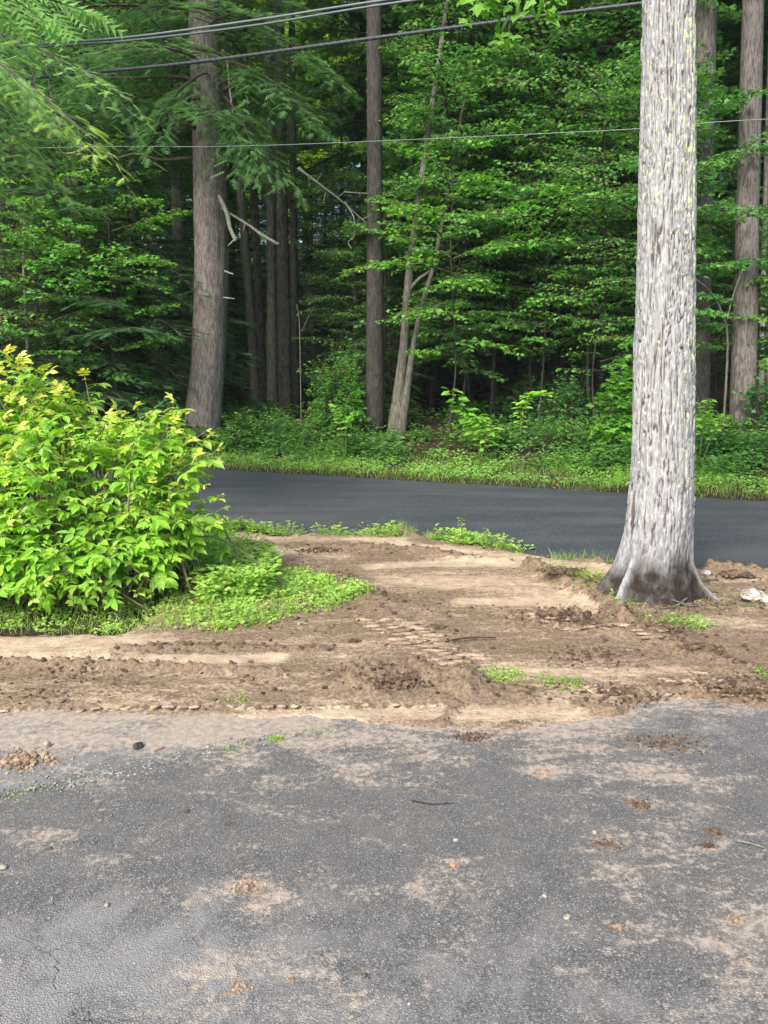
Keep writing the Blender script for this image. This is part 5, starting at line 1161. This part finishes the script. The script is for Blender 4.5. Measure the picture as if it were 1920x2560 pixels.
# ------------------------------------------------------------------ stones, clods and sticks
def rock(name, label, u, v, size, mat, seed, cat, flat=.6, rough=.25, group=None, sink=.25, freq=2.0):
    g = G(u, v); z = float(gz(g[0], g[1])); g = G(u, v, z); o = ob(name, None, None, (g[0], g[1], z))
    a = Acc(); V, L_, S_ = rocky(seed, 2, (1, .8, flat), rough, freq); V = V * size + [0, 0, size * flat * (1 - sink * 1.6)]; a.add(V, L_, S_)
    bpy.data.objects.remove(o); o = ob(name, a.mesh(name, mat, False), None, (g[0], g[1], z)); o.rotation_euler[2] = seed * 1.3
    return tag(o, label, cat, group)
rock('stone', 'large pale flat stone in the soil at the right edge', 1880, 1498, .13, M['stone'], 3, 'stone', .45, .25)
rock('stone', 'pale stone beside the large flat one, cut by the right edge', 1925, 1510, .10, M['stone'], 4, 'stone', .5, .2)
rock('stone', 'small tan stone on the dirt ridge right of the trunk', 1765, 1437, .05, M['stone'], 5, 'stone', .6, .2)
rock('stone', 'small grey stone with a shadow on the left soil edge of the driveway', 346, 1871, .035, M['bark_dark'], 6, 'stone', .6, .2)
rock('stone', 'pale grey stone half hidden right of the bush', 518, 1388, .10, M['stone'], 7, 'stone', .6, .25)
rock('stone', 'short upright pale stub near the left soil edge', 118, 1868, .022, M['tan'], 8, 'stone', 1.1, .1)
rock('stone', 'small white stone on the driveway right of centre', 1361, 2243, .011, M['tan'], 9, 'stone', .7, .15)
rock('stone', 'small tan stone on the driveway below the white one', 1417, 2296, .014, M['tan'], 10, 'stone', .7, .15)
rock('stone', 'small tan stone with dark side on the right driveway', 1486, 2084, .014, M['tan'], 11, 'stone', .7, .15)
rock('stone', 'small tan stone left of the two dark clods', 1139, 2102, .011, M['tan'], 12, 'stone', .7, .15)
rock('stone', 'small white stone at the left bottom of the driveway', 267, 2264, .011, M['tan'], 13, 'stone', .7, .15)
rock('stone', 'white flat stone at the left edge of the driveway', 8, 2170, .018, M['tan'], 14, 'stone', .5, .15)
rock('stone', 'pale stone at the soil edge under the grass patch', 748, 1562, .022, M['stone'], 15, 'stone', .6, .15)
rock('brick_chip', 'small reddish brick chip on the driveway', 1132, 2165, .016, M['chip'], 16, 'chip', .5, .15)
def clods(label, u, v, w, n, seed, mat='clod', big=.02):
    g = G(u, v); z0 = float(gz(g[0], g[1])) if v < 1800 else .0; rr = np.random.default_rng(seed); r = empty('dirt_clump', (g[0], g[1], z0), label=label, cat='dirt')
    n *= 3; a = Acc(); q = np.column_stack([rr.normal(0, w, n), rr.normal(0, w * .55, n)]); dist = np.hypot(q[:, 0] / w, q[:, 1] / (w * .55)); sz = 1.35 * big * np.exp(-dist * .55) * rr.uniform(.15, 1.15, n)
    for k in range(5):
        m = np.arange(n) % 5 == k; V, L_, S_ = rocky(seed * 7 + k, 1, (1, .85, .65), .4, 2.5); a.stamp((V, L_, S_), np.column_stack([q[m], sz[m] * .35]), rand_basis(rr, m.sum(), 1, .5), sz[m], 0)
    ob('crumbs', a.mesh('crumbs', M[mat]), r)['kind'] = 'stuff'
CLD = [('dry broken slabs of soil along the ridge before the maple', 1400, 1570, .22, 70, 'clod', .030), ('dark clods strewn between the tread prints and the maple', 1480, 1640, .25, 90, 'clod', .020), ('clods strewn along the lower left rut', 250, 1675, .30, 34, 'clod', .016), ('crumbs strewn over the brown strip at left', 150, 1735, .35, 45, 'clod', .013), ('clods at the soil edge right of the flattened weeds', 1560, 1740, .18, 70, 'clod', .020), ('reddish brown heap of crumbled soil at the left edge', 60, 1902, .14, 90, 'clod_dry', .022), ('tan clump with a dark chip right of centre on the driveway', 1355, 1932, .035, 22, 'clod_dry', .012), ('scattered dark clods in a tan smear at the right', 1600, 2012, .05, 30, 'clod', .012),
       ('long tan smear ending in a dark clod', 1515, 2112, .05, 34, 'clod', .011), ('dark clod nearer the right edge', 1788, 2082, .03, 18, 'clod', .014), ('brown clod just below the dark one at the right', 1770, 2115, .028, 18, 'clod', .012),
       ('tan crumbs on the left half of the driveway', 620, 2215, .05, 34, 'clod_dry', .011), ('brown crumb clump near the bottom left', 600, 2470, .035, 20, 'clod_dry', .009), ('small brown clod near the bottom centre', 915, 2440, .012, 8, 'clod', .009),
       ('small brown clod on the right part near the bottom', 1545, 2318, .02, 12, 'clod_dry', .009), ('small dark clod on the left driveway', 122, 2122, .012, 6, 'clod', .009), ('dark clod near the upper left of the driveway', 467, 2030, .014, 8, 'clod', .011), ('dark brown clod left of centre', 575, 2062, .014, 8, 'clod', .01),
       ('tan crumbs at the right edge near the bottom', 1840, 2300, .03, 14, 'clod_dry', .01), ('line of dark clods where soil meets the driveway', 1180, 1842, .08, 60, 'clod', .013), ('column of dark crumbs across the pale soil edge', 1285, 1808, .04, 60, 'clod', .014),
       ('crumbled brown strip on the upper right of the driveway', 1660, 1860, .16, 120, 'clod', .013), ('blackish clod heap on the soil right of the tread prints', 1755, 1640, .07, 60, 'clod', .03), ('dark clods at the end of the stick', 1090, 1575, .05, 24, 'clod', .028),
       ('crumbly dark crest of the soil mound', 985, 1712, .17, 160, 'clod', .03), ('dark round clod on the soil left of the tread prints', 885, 1610, .03, 14, 'clod', .028), ('clods along the ridge left of the maple', 1400, 1462, .12, 110, 'clod', .03), ('clods on the ridge behind the compacted track', 800, 1378, .18, 90, 'clod', .025),
       ('clods heaped right behind the maple', 1845, 1448, .12, 70, 'clod', .045), ('lumpy clods at the lower right of the soil', 1850, 1745, .16, 120, 'clod', .025), ('brown clods in front of the maple', 1640, 1585, .16, 100, 'clod', .022), ('small reddish clod near the right bottom', 730, 2560 - 110, .01, 5, 'clod_dry', .008)]
for i, (lab, u, v, w, n, mt, bg_) in enumerate(CLD): clods(lab, u, v, w, n, 400 + i, mt, bg_)
rng = np.random.default_rng(640)
def stick(label, pts, r, mat, name='stick'):
    q = []
    for u, v, dz in pts:
        g = G(u, v); z = (float(gz(g[0], g[1])) if v < 1800 else .0) + dz; q.append(G(u, v, z))
    q = np.array(q); a = Acc(); tube(a, curve(q, 12) - q[0], np.linspace(r, r * .6, 12), 6, 0, rough=bark_rough(3, .15)); o = ob(name, a.mesh(name, mat, True), None, q[0]); tag(o, label, 'stick'); return o
stick('dark curved stick lying on the soil by the tread prints', [(1130, 1600, .02), (1175, 1594, .03), (1240, 1594, .02)], .008, M['bark_dark'])
stick('thin white twig on the right of the driveway', [(1838, 2100, .006), (1875, 2108, .012), (1912, 2119, .006)], .004, M['deadwood'])
stick('short reddish stick lying on the soil left of the mound', [(410, 1868, .01), (385, 1878, .01)], .006, M['litter'])
stick('thin pale straw on the driveway edge at right', [(1610, 1902, .005), (1628, 1908, .005)], .003, M['deadwood'])
stick('dark twig in the tar patch at the centre', [(1030, 2002, .004), (1080, 2010, .006), (1132, 2007, .004)], .004, M['bark_dark'])
stick('pale bent stick under the bush', [(285, 1530, .05), (305, 1555, .03), (322, 1575, .02)], .006, M['deadwood'])
